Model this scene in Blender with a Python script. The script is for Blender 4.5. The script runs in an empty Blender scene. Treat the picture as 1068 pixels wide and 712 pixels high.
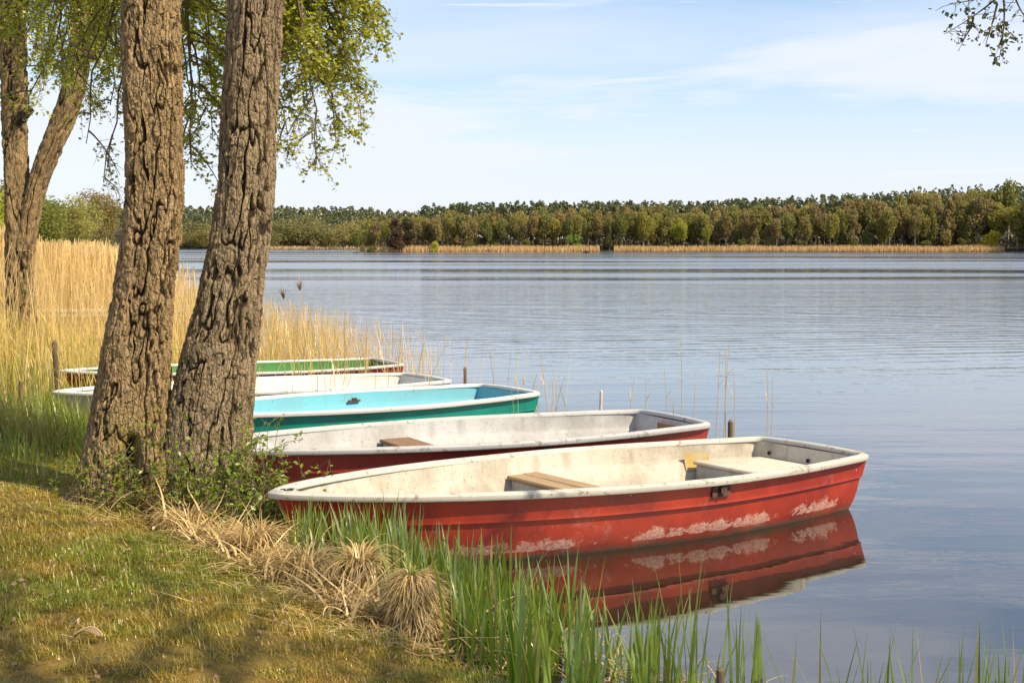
import bpy, bmesh, math
import numpy as np
from mathutils import Vector

R = math.radians
rng = np.random.default_rng(11)
sc = bpy.context.scene
col = sc.collection

# ------------------------------------------------------------------ camera
EYE = 2.1
FOC = 1483.0                      # focal length in pixels of the 1068 wide photograph (50 mm)
PITCH = math.atan(101 / FOC)
cam = bpy.data.cameras.new('camera')
cam.lens = 50.0
cam.sensor_width = 36.0
cam.clip_start = 0.05
cam.clip_end = 8000
co = bpy.data.objects.new('camera', cam)
col.objects.link(co)
co.location = (0, 0, EYE)
co.rotation_euler = (math.pi / 2 - PITCH, 0, 0)
sc.camera = co


def ray(px, py):
    x = (px - 534) / FOC
    u = (356 - py) / FOC
    c, s = math.cos(PITCH), math.sin(PITCH)
    return np.array([x, c + s * u, -s + c * u])


def at(px, py, Y):
    """world point at distance Y into the scene"""
    r = ray(px, py)
    return r * (Y / r[1]) + np.array([0, 0, EYE])


def atz(px, py, z):
    r = ray(px, py)
    return r * ((z - EYE) / r[2]) + np.array([0, 0, EYE])


# ------------------------------------------------------------------ numpy noise
def _h(i, j, k, seed):
    n = (i.astype(np.int64) * 374761393 + j.astype(np.int64) * 668265263 + k.astype(np.int64) * 2147483647 + seed * 1274126177) & 0xffffffff
    n = ((n ^ (n >> 13)) * 1274126177) & 0xffffffff
    n = ((n ^ (n >> 16)) * 2246822519) & 0xffffffff
    return ((n ^ (n >> 15)) & 0xffffff) / float(0xffffff)


def vnoise(p, seed=0):
    p = np.asarray(p, float)
    if p.shape[1] == 2:
        p = np.concatenate([p, np.zeros((len(p), 1))], 1)
    f = np.floor(p)
    t = p - f
    t = t * t * (3 - 2 * t)
    i = f.astype(np.int64)
    out = 0
    for a in (0, 1):
        for b in (0, 1):
            for c in (0, 1):
                w = (t[:, 0] if a else 1 - t[:, 0]) * (t[:, 1] if b else 1 - t[:, 1]) * (t[:, 2] if c else 1 - t[:, 2])
                out = out + w * _h(i[:, 0] + a, i[:, 1] + b, i[:, 2] + c, seed)
    return out


def fbm(p, octaves=4, seed=0):
    p = np.asarray(p, float)
    a, s, n = 1.0, 0.0, 0.0
    for o in range(octaves):
        s = s + a * vnoise(p * 2 ** o, seed + 17 * o)
        n += a
        a *= .5
    return s / n


def cell(p, seed=0):
    """F1, F2 and a random value of the nearest cell"""
    f = np.floor(p).astype(np.int64)
    f1 = np.full(len(p), 9.)
    f2 = np.full(len(p), 9.)
    idv = np.zeros(len(p))
    for a in (-1, 0, 1):
        for b in (-1, 0, 1):
            for c in (-1, 0, 1):
                i, j, k = f[:, 0] + a, f[:, 1] + b, f[:, 2] + c
                q = np.stack([i + _h(i, j, k, seed), j + _h(i, j, k, seed + 1), k + _h(i, j, k, seed + 2)], 1)
                d = np.sqrt(((q - p) ** 2).sum(1))
                r = _h(i, j, k, seed + 3)
                near = d < f1
                f2 = np.where(near, f1, np.minimum(f2, d))
                idv = np.where(near, r, idv)
                f1 = np.where(near, d, f1)
    return f1, f2, idv


def sstep(a, b, x):
    t = np.clip((x - a) / (b - a), 0, 1)
    return t * t * (3 - 2 * t)


# ------------------------------------------------------------------ objects
def tag(o, label=None, cat=None, group=None, kind=None):
    if label: o['label'] = label
    if cat: o['category'] = cat
    if group: o['group'] = group
    if kind: o['kind'] = kind
    return o


def empty(name, loc=(0, 0, 0), rz=0.0):
    o = bpy.data.objects.new(name, None)
    col.objects.link(o)
    o.location = loc
    o.rotation_euler = (0, 0, rz)
    o.empty_display_size = .2
    return o


class MB:
    """collects arrays of vertices and faces and links them as one mesh object"""

    def __init__(self):
        self.V, self.F, self.M, self.A = [], [], [], []
        self.n = 0

    def add(self, V, F, m=0, a=None):
        V = np.asarray(V, float).reshape(-1, 3)
        F = np.asarray(F, np.int64)
        self.V.append(V)
        self.F.append(F + self.n)
        self.M.append(np.full(len(F), m, np.int32))
        self.A.append(np.zeros(len(V)) if a is None else np.broadcast_to(np.asarray(a, float), (len(V),)))
        self.n += len(V)
        return self

    def box(self, c, s, m=0, rz=0.0, bev=0.0):
        x, y, z = np.array(s) / 2.
        P = np.array([[-x, -y, -z], [x, -y, -z], [x, y, -z], [-x, y, -z], [-x, -y, z], [x, -y, z], [x, y, z], [-x, y, z]])
        cs, sn = math.cos(rz), math.sin(rz)
        P = np.stack([P[:, 0] * cs - P[:, 1] * sn, P[:, 0] * sn + P[:, 1] * cs, P[:, 2]], 1) + np.array(c)
        return self.add(P, [[0, 3, 2, 1], [4, 5, 6, 7], [0, 1, 5, 4], [1, 2, 6, 5], [2, 3, 7, 6], [3, 0, 4, 7]], m)

    def tube(self, path, rad, n=6, m=0, cap=True):
        path = np.asarray(path, float)
        rad = np.broadcast_to(np.asarray(rad, float), (len(path),))
        d = np.gradient(path, axis=0)
        d /= np.linalg.norm(d, axis=1)[:, None] + 1e-9
        ref = np.array([0.31, 0.17, 1.]) if abs(d[:, 2]).mean() < .8 else np.array([1., .2, .1])
        u = np.cross(d, ref)
        u /= np.linalg.norm(u, axis=1)[:, None] + 1e-9
        v = np.cross(d, u)
        t = np.arange(n) * 2 * math.pi / n
        P = path[:, None] + (u[:, None] * np.cos(t)[None, :, None] + v[:, None] * np.sin(t)[None, :, None]) * rad[:, None, None]
        k = len(path)
        i = np.arange(k - 1)[:, None] * n
        j = np.arange(n)[None]
        j2 = (j + 1) % n
        F = np.stack([i + j, i + j2, i + n + j2, i + n + j], -1).reshape(-1, 4)
        self.add(P.reshape(-1, 3), F, m)
        if cap and n == 4:
            base = self.n - k * n
            self.F.append(np.array([[base + (k - 1) * n + q for q in range(4)]]))
            self.M.append(np.array([m], np.int32))
        return self

    def cap(self, ring, m=0):
        self.add(ring, [list(range(len(ring)))], m)
        return self

    def build(self, name, mats, parent=None, smooth=False, sharp=None):
        me = bpy.data.meshes.new(name)
        V = np.concatenate(self.V)
        counts = np.concatenate([np.full(len(f), f.shape[1]) for f in self.F])
        loops = np.concatenate([f.reshape(-1) for f in self.F])
        me.vertices.add(len(V))
        me.vertices.foreach_set('co', V.astype(np.float32).ravel())
        me.loops.add(len(loops))
        me.loops.foreach_set('vertex_index', loops.astype(np.int32))
        me.polygons.add(len(counts))
        st = np.concatenate([[0], np.cumsum(counts)[:-1]])
        me.polygons.foreach_set('loop_start', st.astype(np.int32))
        me.polygons.foreach_set('material_index', np.concatenate(self.M).astype(np.int32))
        me.polygons.foreach_set('use_smooth', np.full(len(counts), bool(smooth)))
        at_ = me.attributes.new('val', 'FLOAT', 'POINT')
        at_.data.foreach_set('value', np.concatenate(self.A).astype(np.float32))
        me.update(calc_edges=True)
        me.validate()
        if not isinstance(mats, (list, tuple)): mats = [mats]
        for m in mats: me.materials.append(m)
        if sharp:
            bm = bmesh.new()
            bm.from_mesh(me)
            bmesh.ops.remove_doubles(bm, verts=bm.verts, dist=1e-5)
            bmesh.ops.recalc_face_normals(bm, faces=bm.faces)
            for e in bm.edges:
                if len(e.link_faces) == 2 and e.calc_face_angle(0) > sharp: e.smooth = False
            bm.to_mesh(me)
            bm.free()
        o = bpy.data.objects.new(name, me)
        col.objects.link(o)
        if parent: o.parent = parent
        return o


def ribbons(mb, base, az, tilt, curl, length, width, nseg=3, twist=0.0, m=0, a=0.0, prof=None, zclip=None, wob=0.0):
    """grass blades, reeds, dry straw: N flat tapered strips that bend"""
    base = np.asarray(base, float)
    N = len(base)
    f = lambda q: np.broadcast_to(np.asarray(q, float), (N,))
    az, tilt, curl, length, width, twist, a = map(f, (az, tilt, curl, length, width, twist, a))
    P = np.zeros((N, nseg + 1, 3))
    P[:, 0] = base
    azk = az.copy()
    for k in range(nseg):
        th = tilt + curl * (k + .5) / nseg
        if wob: azk = azk + rng.normal(0, wob, N)
        d = np.stack([np.sin(th) * np.cos(azk), np.sin(th) * np.sin(azk), np.cos(th)], 1)
        P[:, k + 1] = P[:, k] + d * (length / nseg)[:, None]
    if zclip is not None:
        P[:, :, 2] = np.maximum(P[:, :, 2], zclip(P[:, :, 0].ravel(), P[:, :, 1].ravel()).reshape(N, -1) + rng.uniform(.004, .03, (N, 1)))
    if prof is None: prof = np.clip(1.15 * (1 - (np.arange(nseg + 1) / nseg) ** 1.7), .06, 1)
    wa = az + math.pi / 2 + twist
    W = np.stack([np.cos(wa), np.sin(wa), 0 * wa], 1)[:, None] * (width[:, None] * prof[None] / 2)[..., None]
    Q = np.stack([P - W, P + W], 2)                       # N, nseg+1, 2, 3
    i = (np.arange(N) * (nseg + 1) * 2)[:, None] + (np.arange(nseg) * 2)[None]
    F = np.stack([i, i + 1, i + 3, i + 2], -1).reshape(-1, 4)
    mb.add(Q.reshape(-1, 3), F, m, np.repeat(a, (nseg + 1) * 2))
    return P


def leaves(mb, pos, size, m=0, droop=.3, aspect=.75, a=0.0, flat=0.5):
    """N folded leaf blades, each a rhombus with its own heading"""
    pos = np.asarray(pos, float)
    N = len(pos)
    size = np.broadcast_to(np.asarray(size, float), (N,))
    az = rng.uniform(0, 2 * math.pi, N)
    el = rng.normal(-droop, .5, N)
    d = np.stack([np.cos(az) * np.cos(el), np.sin(az) * np.cos(el), np.sin(el)], 1)
    rnd = rng.normal(size=(N, 3))
    rnd[:, 2] *= flat
    u = np.cross(d, np.cross(rnd, d) + 1e-6)
    u = np.cross(d, np.array([0, 0, 1.]) + rnd * .6)
    u /= np.linalg.norm(u, axis=1)[:, None] + 1e-9
    nrm = np.cross(u, d)
    s = size[:, None]
    mid = pos + d * s * .5
    wv = u * s * aspect * .5
    V = np.stack([pos, mid + wv + nrm * s * .08, pos + d * s, mid - wv + nrm * s * .08], 1)
    F = np.arange(N * 4).reshape(N, 4)
    mb.add(V.reshape(-1, 3), F, m, np.repeat(np.broadcast_to(np.asarray(a, float), (N,)), 4))


# ------------------------------------------------------------------ materials
class NT:
    def __init__(self, name):
        self.m = bpy.data.materials.new(name)
        self.m.use_nodes = True
        self.t = self.m.node_tree
        self.t.nodes.clear()
        self.out = self.t.nodes.new('ShaderNodeOutputMaterial')

    def n(self, typ, **kw):
        nd = self.t.nodes.new('ShaderNode' + typ)
        for k, v in kw.items():
            if k in nd.inputs: self.set(nd.inputs[k], v)
            else: setattr(nd, k, v)
        return nd

    def set(self, sock, v):
        if isinstance(v, bpy.types.NodeSocket): self.t.links.new(v, sock)
        elif isinstance(v, (tuple, list)) and len(v) == 3 and sock.type == 'RGBA': sock.default_value = (*v, 1)
        else: sock.default_value = v

    def L(self, a, b): self.t.links.new(a, b)

    def mix(self, f, a, b, mode='MIX'):
        nd = self.t.nodes.new('ShaderNodeMix')
        nd.data_type = 'RGBA'
        nd.blend_type = mode
        self.set(nd.inputs[0], f)
        self.set(nd.inputs[6], a)
        self.set(nd.inputs[7], b)
        return nd.outputs[2]

    def math(self, op, a, b=0.0, c=None, clamp=False):
        nd = self.t.nodes.new('ShaderNodeMath')
        nd.operation = op
        nd.use_clamp = clamp
        self.set(nd.inputs[0], a)
        self.set(nd.inputs[1], b)
        if c is not None: self.set(nd.inputs[2], c)
        return nd.outputs[0]

    def rng(self, v, a, b, c=0.0, d=1.0, smooth=False):
        nd = self.t.nodes.new('ShaderNodeMapRange')
        nd.interpolation_type = 'SMOOTHSTEP' if smooth else 'LINEAR'
        for i, q in enumerate((v, a, b, c, d)): self.set(nd.inputs[i], q)
        return nd.outputs[0]

    def noise(self, scale, detail=4, vec=None, rough=.55, dist=0.0, stretch=None):
        nd = self.n('TexNoise', Scale=scale, Detail=detail, Roughness=rough, Distortion=dist)
        if vec is None: vec = self.n('TexCoord').outputs['Object']
        if stretch:
            mp = self.n('Mapping')
            mp.inputs['Scale'].default_value = stretch
            self.L(vec, mp.inputs[0])
            vec = mp.outputs[0]
        self.L(vec, nd.inputs['Vector'])
        return nd.outputs['Fac']

    def coord(self, which='Object'): return self.n('TexCoord').outputs[which]

    def xyz(self, which='Object'):
        s = self.n('SeparateXYZ')
        self.L(self.coord(which), s.inputs[0])
        return s.outputs

    def bump(self, h, strength=.5, dist=.02, normal=None):
        b = self.n('Bump', Strength=strength, Distance=dist)
        self.set(b.inputs['Height'], h)
        if normal is not None: self.L(normal, b.inputs['Normal'])
        return b.outputs[0]

    def principled(self, color, rough=.6, normal=None, spec=.4, **kw):
        p = self.n('BsdfPrincipled')
        self.set(p.inputs['Base Color'], color)
        self.set(p.inputs['Roughness'], rough)
        p.inputs['Specular IOR Level'].default_value = spec
        for k, v in kw.items(): self.set(p.inputs[k], v)
        if normal is not None: self.L(normal, p.inputs['Normal'])
        self.L(p.outputs[0], self.out.inputs[0])
        return self.m


def leaf_mat(name, c1, c2, trans=.35, c3=None, gloss=.06, attr=True):
    """blade or leaf: reflects and lets light through; every blade has its own shade between c1 and c2"""
    t = NT(name)
    rnd = t.n('NewGeometry').outputs['Random Per Island']
    c = t.mix(rnd, c1, c2)
    if c3 is not None:
        v = t.n('Attribute', attribute_name='val').outputs['Fac']
        c = t.mix(v, c, t.mix(rnd, c3[0], c3[1]))
    df = t.n('BsdfDiffuse')
    t.L(c, df.inputs[0])
    tr = t.n('BsdfTranslucent')
    t.L(c, tr.inputs[0])
    mx = t.n('MixShader')
    mx.inputs[0].default_value = trans
    t.L(df.outputs[0], mx.inputs[1])
    t.L(tr.outputs[0], mx.inputs[2])
    gl = t.n('BsdfGlossy', Roughness=.4)
    m2 = t.n('MixShader')
    m2.inputs[0].default_value = gloss
    t.L(mx.outputs[0], m2.inputs[1])
    t.L(gl.outputs[0], m2.inputs[2])
    t.L(m2.outputs[0], t.out.inputs[0])
    return t.m


def mat_paint(name, base, dark, chip=(.62, .58, .52), flake=0.0, chipping=.62, rough=.45, grime=(.12, .09, .06)):
    """old boat paint: uneven coat, chips, flaking band above the waterline, grime at the waterline"""
    t = NT(name)
    z = t.xyz()[2]
    n1 = t.noise(2.2, 5)
    c = t.mix(t.rng(n1, .35, .7), base, dark)
    streak = t.noise(3.0, 5, stretch=(2.5, 2.5, .35))
    c = t.mix(t.math('MULTIPLY', t.rng(streak, .5, .75), .35), c, dark)
    fade = t.rng(t.math('ADD', t.noise(3.2, 7, rough=.72), t.rng(z, .40, .05, -.04, .06)), .58, .74, 0, .42)
    c = t.mix(fade, c, tuple(.55 * q + .45 * w for q, w in zip(base, chip)))
    scr = t.rng(t.noise(7, 7, stretch=(.25, .25, 7), rough=.75), .66, .70, 0, .45)
    c = t.mix(scr, c, chip)
    spots = t.noise(38, 3)
    spread = t.noise(3.5, 3)
    sp = t.rng(t.math('ADD', spots, t.math('MULTIPLY', spread, .25)), chipping + .2, chipping + .24)
    c = t.mix(sp, c, chip)
    if flake > 0:
        ragged = t.noise(15, 9, stretch=(.8, .8, 1.1), rough=.75)
        patch = t.noise(1.6, 4, stretch=(1, 1, .25))
        band = t.math('MULTIPLY', t.rng(z, .035, .075, smooth=True), t.rng(z, .25, .06, smooth=True))
        f = t.math('ADD', t.math('MULTIPLY', t.rng(ragged, .34, .66), .55), t.math('MULTIPLY', t.rng(patch, .36, .60), .5))
        f = t.rng(t.math('MULTIPLY', f, band), .30, .62, 0, 1)
        f = t.math('MULTIPLY', t.rng(t.math('ADD', f, t.math('MULTIPLY', t.math('SUBTRACT', t.noise(42, 6, rough=.75, stretch=(.7, .7, 1.3)), .5), 2.4)), .40, .62), t.rng(t.noise(55, 5, rough=.75), .36, .60, .15, .85))
        c = t.mix(f, c, (.60, .40, .33))
    g = t.math('MULTIPLY', t.rng(z, .06, .01, smooth=True), t.rng(t.noise(6, 4), .2, .6))
    c = t.mix(g, c, grime)
    bmp = t.bump(t.math('ADD', t.noise(30, 4), t.math('MULTIPLY', n1, 2)), .25, .006)
    return t.principled(c, rough, bmp, .45)


def mat_shell(name, base, dirt, amount=.5):
    """weathered boat inside: dirty, stained, worn"""
    t = NT(name)
    z = t.xyz()[2]
    n = t.noise(1.6, 6, rough=.65)
    c = t.mix(t.math('MULTIPLY', t.rng(n, .40, .66), amount), base, dirt)
    st = t.noise(5, 5, stretch=(2.2, 2.2, .3))
    c = t.mix(t.math('MULTIPLY', t.rng(st, .5, .8), amount * .8), c, dirt)
    fine = t.noise(45, 4)
    c = t.mix(t.math('MULTIPLY', t.rng(fine, .58, .7), amount * .5), c, tuple(q * .55 for q in dirt))
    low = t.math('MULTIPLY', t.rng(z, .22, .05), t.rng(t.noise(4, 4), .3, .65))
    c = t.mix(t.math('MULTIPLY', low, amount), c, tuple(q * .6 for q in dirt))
    return t.principled(c, .62, t.bump(fine, .2, .004), .3)


def mat_rim(name, base, chipc, chip=.6):
    t = NT(name)
    n = t.noise(14, 6, rough=.7)
    n2 = t.noise(1.7, 3)
    f = t.rng(t.math('ADD', n, t.math('MULTIPLY', n2, .3)), chip + .13, chip + .2)
    c = t.mix(t.math('MULTIPLY', t.rng(t.noise(4, 5), .4, .75), .4), base, tuple(q * .72 for q in base))
    c = t.mix(t.math('MULTIPLY', f, .8), c, chipc)
    return t.principled(c, .55, t.bump(n, .3, .006), .35)


def mat_wood(name, a, b, scale=1.0, axis=(1, 12, 12)):
    t = NT(name)
    g = t.noise(3 * scale, 6, stretch=axis, rough=.7, dist=.6)
    c = t.mix(t.rng(g, .3, .7), a, b)
    c = t.mix(t.math('MULTIPLY', t.rng(t.noise(1.8 * scale, 4), .5, .75), .5), c, tuple(q * .45 for q in b))
    return t.principled(c, .8, t.bump(g, .5, .006), .2)


def mat_bark(name, plate, plate2, furrow, moss=None):
    t = NT(name)
    v = t.n('Attribute', attribute_name='val').outputs['Fac']      # 0 in a furrow, 1 on a plate
    n = t.noise(6, 6, stretch=(1, 1, .5), rough=.65)
    c = t.mix(t.rng(n, .32, .68), plate, plate2)
    fine = t.noise(55, 6, stretch=(1, 1, .4), rough=.7)
    c = t.mix(t.math('MULTIPLY', t.rng(fine, .45, .7), .45), c, furrow)
    c = t.mix(t.rng(v, .05, .50), furrow, c)
    if moss:
        z = t.xyz()[2]
        mo = t.rng(t.math('ADD', t.noise(2.4, 6, rough=.7), t.rng(z, 1.8, .2, 0, .16)), .58, .70)
        c = t.mix(t.math('MULTIPLY', mo, .55), c, moss)
    wn = t.n('TexNoise', Scale=9.0, Detail=4.0)
    t.L(t.coord('Object'), wn.inputs['Vector'])
    wv_ = t.n('VectorMath', operation='MULTIPLY_ADD')
    t.L(wn.outputs['Color'], wv_.inputs[0])
    wv_.inputs[1].default_value = (.07, .07, .12)
    t.L(t.coord('Object'), wv_.inputs[2])
    mp_ = t.n('Mapping')
    mp_.inputs['Scale'].default_value = (1, 1, .26)
    t.L(wv_.outputs[0], mp_.inputs[0])
    vo = t.n('TexVoronoi', feature='DISTANCE_TO_EDGE', Scale=34.0)
    t.L(mp_.outputs[0], vo.inputs['Vector'])
    edge = t.rng(vo.outputs['Distance'], .0, .10)
    vc = t.n('TexVoronoi', Scale=34.0)
    t.L(mp_.outputs[0], vc.inputs['Vector'])
    tone = t.n('SeparateColor')
    t.L(vc.outputs['Color'], tone.inputs[0])
    c = t.mix(t.math('MULTIPLY', t.math('SUBTRACT', 1.0, edge), .30), c, furrow)
    c = t.mix(t.math('MULTIPLY', tone.outputs[0], .38), c, t.mix(1.0, c, (.55, .52, .50), 'MULTIPLY'))
    lich = t.rng(t.noise(7, 6, rough=.75), .60, .70)
    c = t.mix(t.math('MULTIPLY', lich, .35), c, (.42, .40, .30))
    b = t.bump(t.math('ADD', t.math('ADD', t.math('MULTIPLY', fine, .9), t.math('MULTIPLY', edge, .5)), t.math('MULTIPLY', tone.outputs[0], .7)), 1.0, .014)
    b = t.bump(t.noise(150, 4, rough=.7), .6, .006, b)
    return t.principled(c, .9, b, .15)


M = {}
M['red'] = mat_paint('red boat paint', (.40, .036, .010), (.19, .014, .008), flake=1.0, chipping=.67)
M['deep_red'] = mat_paint('deep red boat paint', (.34, .045, .022), (.24, .03, .018), chipping=.72)
M['teal'] = mat_paint('teal boat paint', (.0, .25, .19), (.0, .16, .12), chipping=.72)
M['white_hull'] = mat_paint('white boat paint', (.58, .565, .53), (.42, .40, .35), chipping=.7)
M['old_red'] = mat_paint('dull red boat paint', (.27, .030, .016), (.18, .02, .014), chipping=.70)
M['cream_in'] = mat_shell('cream weathered dappled shell', (.50, .46, .38), (.27, .225, .155), .95)  # real dirt, its blotches strengthened to stand in for dappled leaf shade too
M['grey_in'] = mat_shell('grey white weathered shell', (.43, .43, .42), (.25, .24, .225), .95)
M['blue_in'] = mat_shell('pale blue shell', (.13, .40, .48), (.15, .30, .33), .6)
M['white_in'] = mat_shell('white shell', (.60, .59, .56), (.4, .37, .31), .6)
M['green_in'] = mat_shell('green shell', (.055, .20, .045), (.05, .12, .035), .7)
M['rim_cream'] = mat_rim('cream rim', (.49, .465, .40), (.22, .15, .10), .60)
M['rim_grey'] = mat_rim('grey white rim', (.42, .42, .41), (.20, .17, .15), .59)
M['rim_white'] = mat_rim('white rim', (.58, .58, .55), (.35, .28, .2), .66)
M['seat_wood'] = mat_wood('bench wood', (.42, .30, .17), (.26, .17, .09), 1.0, (12, 1.2, 12))
M['seat_wood_worn'] = mat_wood('worn red brown wood', (.28, .17, .10), (.16, .09, .05), 1.0, (12, 1.2, 12))
M['post_wood'] = mat_wood('old post wood', (.22, .15, .09), (.11, .075, .05), 1.5, (10, 10, 1))
M['jetty_wood'] = mat_wood('pale jetty wood', (.62, .56, .46), (.45, .38, .30), 1.0, (1, 8, 8))
t = NT('dark rusty metal')
M['rust'] = t.principled(t.mix(t.rng(t.noise(30, 4), .4, .65), (.035, .03, .028), (.15, .06, .03)), .7, None, .3)
t = NT('yellow stain')
M['yellow'] = t.principled(t.mix(t.rng(t.noise(9, 5), .35, .7), (.46, .31, .06), (.46, .40, .26)), .6)
t = NT('dark hole')
M['hole'] = t.principled((.02, .018, .016), .9)
M['stern_top'] = mat_shell('stern bench top', (.60, .55, .44), (.36, .28, .18), .7)

M['bark'] = mat_bark('alder bark', (.50, .355, .18), (.31, .215, .11), (.055, .034, .02), (.26, .22, .05))
M['bark_grey'] = mat_bark('grey alder bark', (.43, .325, .195), (.27, .20, .12), (.05, .034, .022), (.21, .19, .07))
M['bark_brown'] = mat_bark('brown fork bark', (.44, .31, .15), (.27, .185, .095), (.055, .035, .022), (.22, .20, .05))
t = NT('twig bark')
M['twig'] = t.principled(t.mix(t.noise(12, 3), (.10, .075, .05), (.17, .13, .085)), .85, None, .2)
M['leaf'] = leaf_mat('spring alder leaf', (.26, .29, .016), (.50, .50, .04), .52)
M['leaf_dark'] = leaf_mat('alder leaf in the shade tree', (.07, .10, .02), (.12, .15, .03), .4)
M['shrub_leaf'] = leaf_mat('bramble leaf', (.15, .22, .014), (.32, .38, .025), .5)
M['lawn'] = leaf_mat('lawn blades', (.14, .205, .008), (.29, .32, .012), .38, ((.54, .36, .05), (.32, .21, .03)))
M['bank_grass'] = leaf_mat('tall bank grass', (.13, .21, .012), (.28, .33, .025), .4, ((.50, .36, .10), (.38, .27, .07)))
M['iris'] = leaf_mat('iris leaves', (.13, .22, .014), (.26, .36, .028), .5, ((.24, .26, .04), (.45, .34, .13)), gloss=.1)
M['straw'] = leaf_mat('dry straw', (.80, .60, .27), (.34, .23, .085), .3)
M['straw_dull'] = leaf_mat('dull straw', (.40, .29, .12), (.26, .18, .07), .25)
M['reed'] = leaf_mat('dry reed', (.84, .61, .26), (.66, .45, .16), .4, ((.42, .40, .045), (.66, .55, .08)))
M['reed_pale'] = leaf_mat('pale dry reed', (.72, .60, .38), (.58, .46, .28), .3)
M['far_reed'] = leaf_mat('far reed', (.72, .50, .22), (.58, .38, .15), .3)
M['litter'] = leaf_mat('leaf litter', (.20, .115, .05), (.32, .22, .11), .15)

# far foliage takes its colour from each tree's own object colour
t = NT('far foliage')
oc = t.n('ObjectInfo')
rnd = t.n('NewGeometry').outputs['Random Per Island']
c = t.mix(t.rng(rnd, 0, 1, .0, .75), oc.outputs['Color'], t.mix(1.0, oc.outputs['Color'], (.62, .58, .50), 'MULTIPLY'))
d_ = t.n('BsdfDiffuse')
t.L(c, d_.inputs[0])
tr_ = t.n('BsdfTranslucent')
t.L(c, tr_.inputs[0])
mx_ = t.n('MixShader')
mx_.inputs[0].default_value = .5
t.L(d_.outputs[0], mx_.inputs[1])
t.L(tr_.outputs[0], mx_.inputs[2])
t.L(mx_.outputs[0], t.out.inputs[0])
M['far'] = t.m
t = NT('far trunk')
M['far_trunk'] = t.principled(t.mix(t.n('ObjectInfo').outputs['Random'], (.13, .10, .07), (.27, .23, .18)), .9)
M['pine'] = leaf_mat('pine needles', (.085, .105, .03), (.14, .15, .05), .3)
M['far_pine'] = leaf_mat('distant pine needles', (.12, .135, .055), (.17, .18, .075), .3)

# ------------------------------------------------------------------ terrain
SHORE = np.array([(600, -30), (60, 3.5), (20, 4.0), (8, 4.2), (3.6, 4.35), (1.3, 5.05), (.3, 6.1), (-.35, 7.2), (-1.0, 8.35), (-1.75, 9.5), (-2.45, 10.75),
                  (-3.35, 12.6), (-4.35, 14.6), (-5.3, 17.2), (-6.6, 20.8), (-8.8, 27), (-11, 32), (-14.6, 42), (-19, 56), (-28, 82), (-46, 130),
                  (-80, 225), (-145, 420), (-215, 630), (-160, 648), (-120, 640), (-66, 645), (-52, 560), (-47, 440), (-36, 408), (0, 402), (60, 401), (110, 398),
                  (139, 398), (150, 375), (190, 350), (600, 320)], float)


def shore_d(x, y):
    """signed distance to the shoreline: positive on land"""
    x = np.asarray(x, float).ravel()
    y = np.asarray(y, float).ravel()
    d = np.full(len(x), 1e9)
    inside = np.zeros(len(x), bool)
    n = len(SHORE)
    for i in range(n):
        a, b = SHORE[i], SHORE[(i + 1) % n]
        if i < n - 1:
            ab = b - a
            t = np.clip(((x - a[0]) * ab[0] + (y - a[1]) * ab[1]) / (ab @ ab), 0, 1)
            d = np.minimum(d, np.hypot(x - a[0] - t * ab[0], y - a[1] - t * ab[1]))
        c = ((a[1] > y) != (b[1] > y))
        xi = (b[0] - a[0]) * (y - a[1]) / (b[1] - a[1] + 1e-12) + a[0]
        inside ^= c & (x < xi)
    return np.where(inside, -d, d)


def ground(x, y):
    x = np.asarray(x, float).ravel()
    y = np.asarray(y, float).ravel()
    P = np.stack([x, y], 1)
    d = shore_d(x, y) + (fbm(P * 1.3, 3, 5) - .5) * .35 * np.clip(1 - y / 60, 0, 1)
    land = .40 * (1 - np.exp(-np.maximum(d, 0) / .75)) + .004 * np.clip(d, 0, 40)
    land = land + (fbm(P * 2.2, 4, 3) - .5) * .07 * np.clip(d / .5, 0, 1)
    far = np.clip((y - 300) / 80, 0, 1)
    hill = np.clip(d, 0, 160) * .03 + np.clip(d - 90, 0, 300) * .045 * np.clip((-x - 20) / 80, 0, 1)
    hill = hill + np.clip((x - 120) / 60, 0, 1) * np.clip(d, 0, 80) * .05
    land = land + far * hill
    bed = -.95 * (1 - np.exp(np.minimum(d, 0) / 1.5))
    return np.where(d > 0, land, bed)


def axis(c, lo, hi, n, s):
    k = np.linspace(np.arcsinh((lo - c) / s), np.arcsinh((hi - c) / s), n)
    return c + s * np.sinh(k)


gx = axis(-1.5, -2600, 2600, 330, 1.6)
gy = axis(8.0, -600, 3000, 340, 1.8)
X, Y = np.meshgrid(gx, gy)
Z = ground(X, Y)
mb = MB()
nx, ny = len(gx), len(gy)
i = (np.arange(ny - 1) * nx)[:, None] + np.arange(nx - 1)[None]
mb.add(np.stack([X.ravel(), Y.ravel(), Z], 1), np.stack([i, i + 1, i + nx + 1, i + nx], -1).reshape(-1, 4))
t = NT('bank soil and thatch')
z = t.xyz()[2]
y_ = t.xyz()[1]
n1 = t.noise(1.1, 5)
n2 = t.noise(9, 6, rough=.7)
c = t.mix(t.rng(n1, .4, .62), (.12, .105, .018), (.27, .18, .05))
c = t.mix(t.math('MULTIPLY', t.rng(n2, .4, .7), .6), c, (.07, .05, .022))
c = t.mix(t.rng(z, .16, .03), c, (.045, .034, .02))
c = t.mix(t.rng(y_, 30, 90), c, t.mix(t.rng(t.noise(.08, 5), .35, .65), (.09, .10, .02), (.16, .13, .04)))
c = t.mix(t.rng(y_, 200, 330), c, (.05, .05, .025))
M['ground'] = t.principled(c, .95, t.bump(t.noise(40, 6, rough=.75), .8, .03), .1)
tag(mb.build('ground', M['ground'], smooth=True), 'grassy lake bank sloping down into the water', 'ground', kind='structure')

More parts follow.
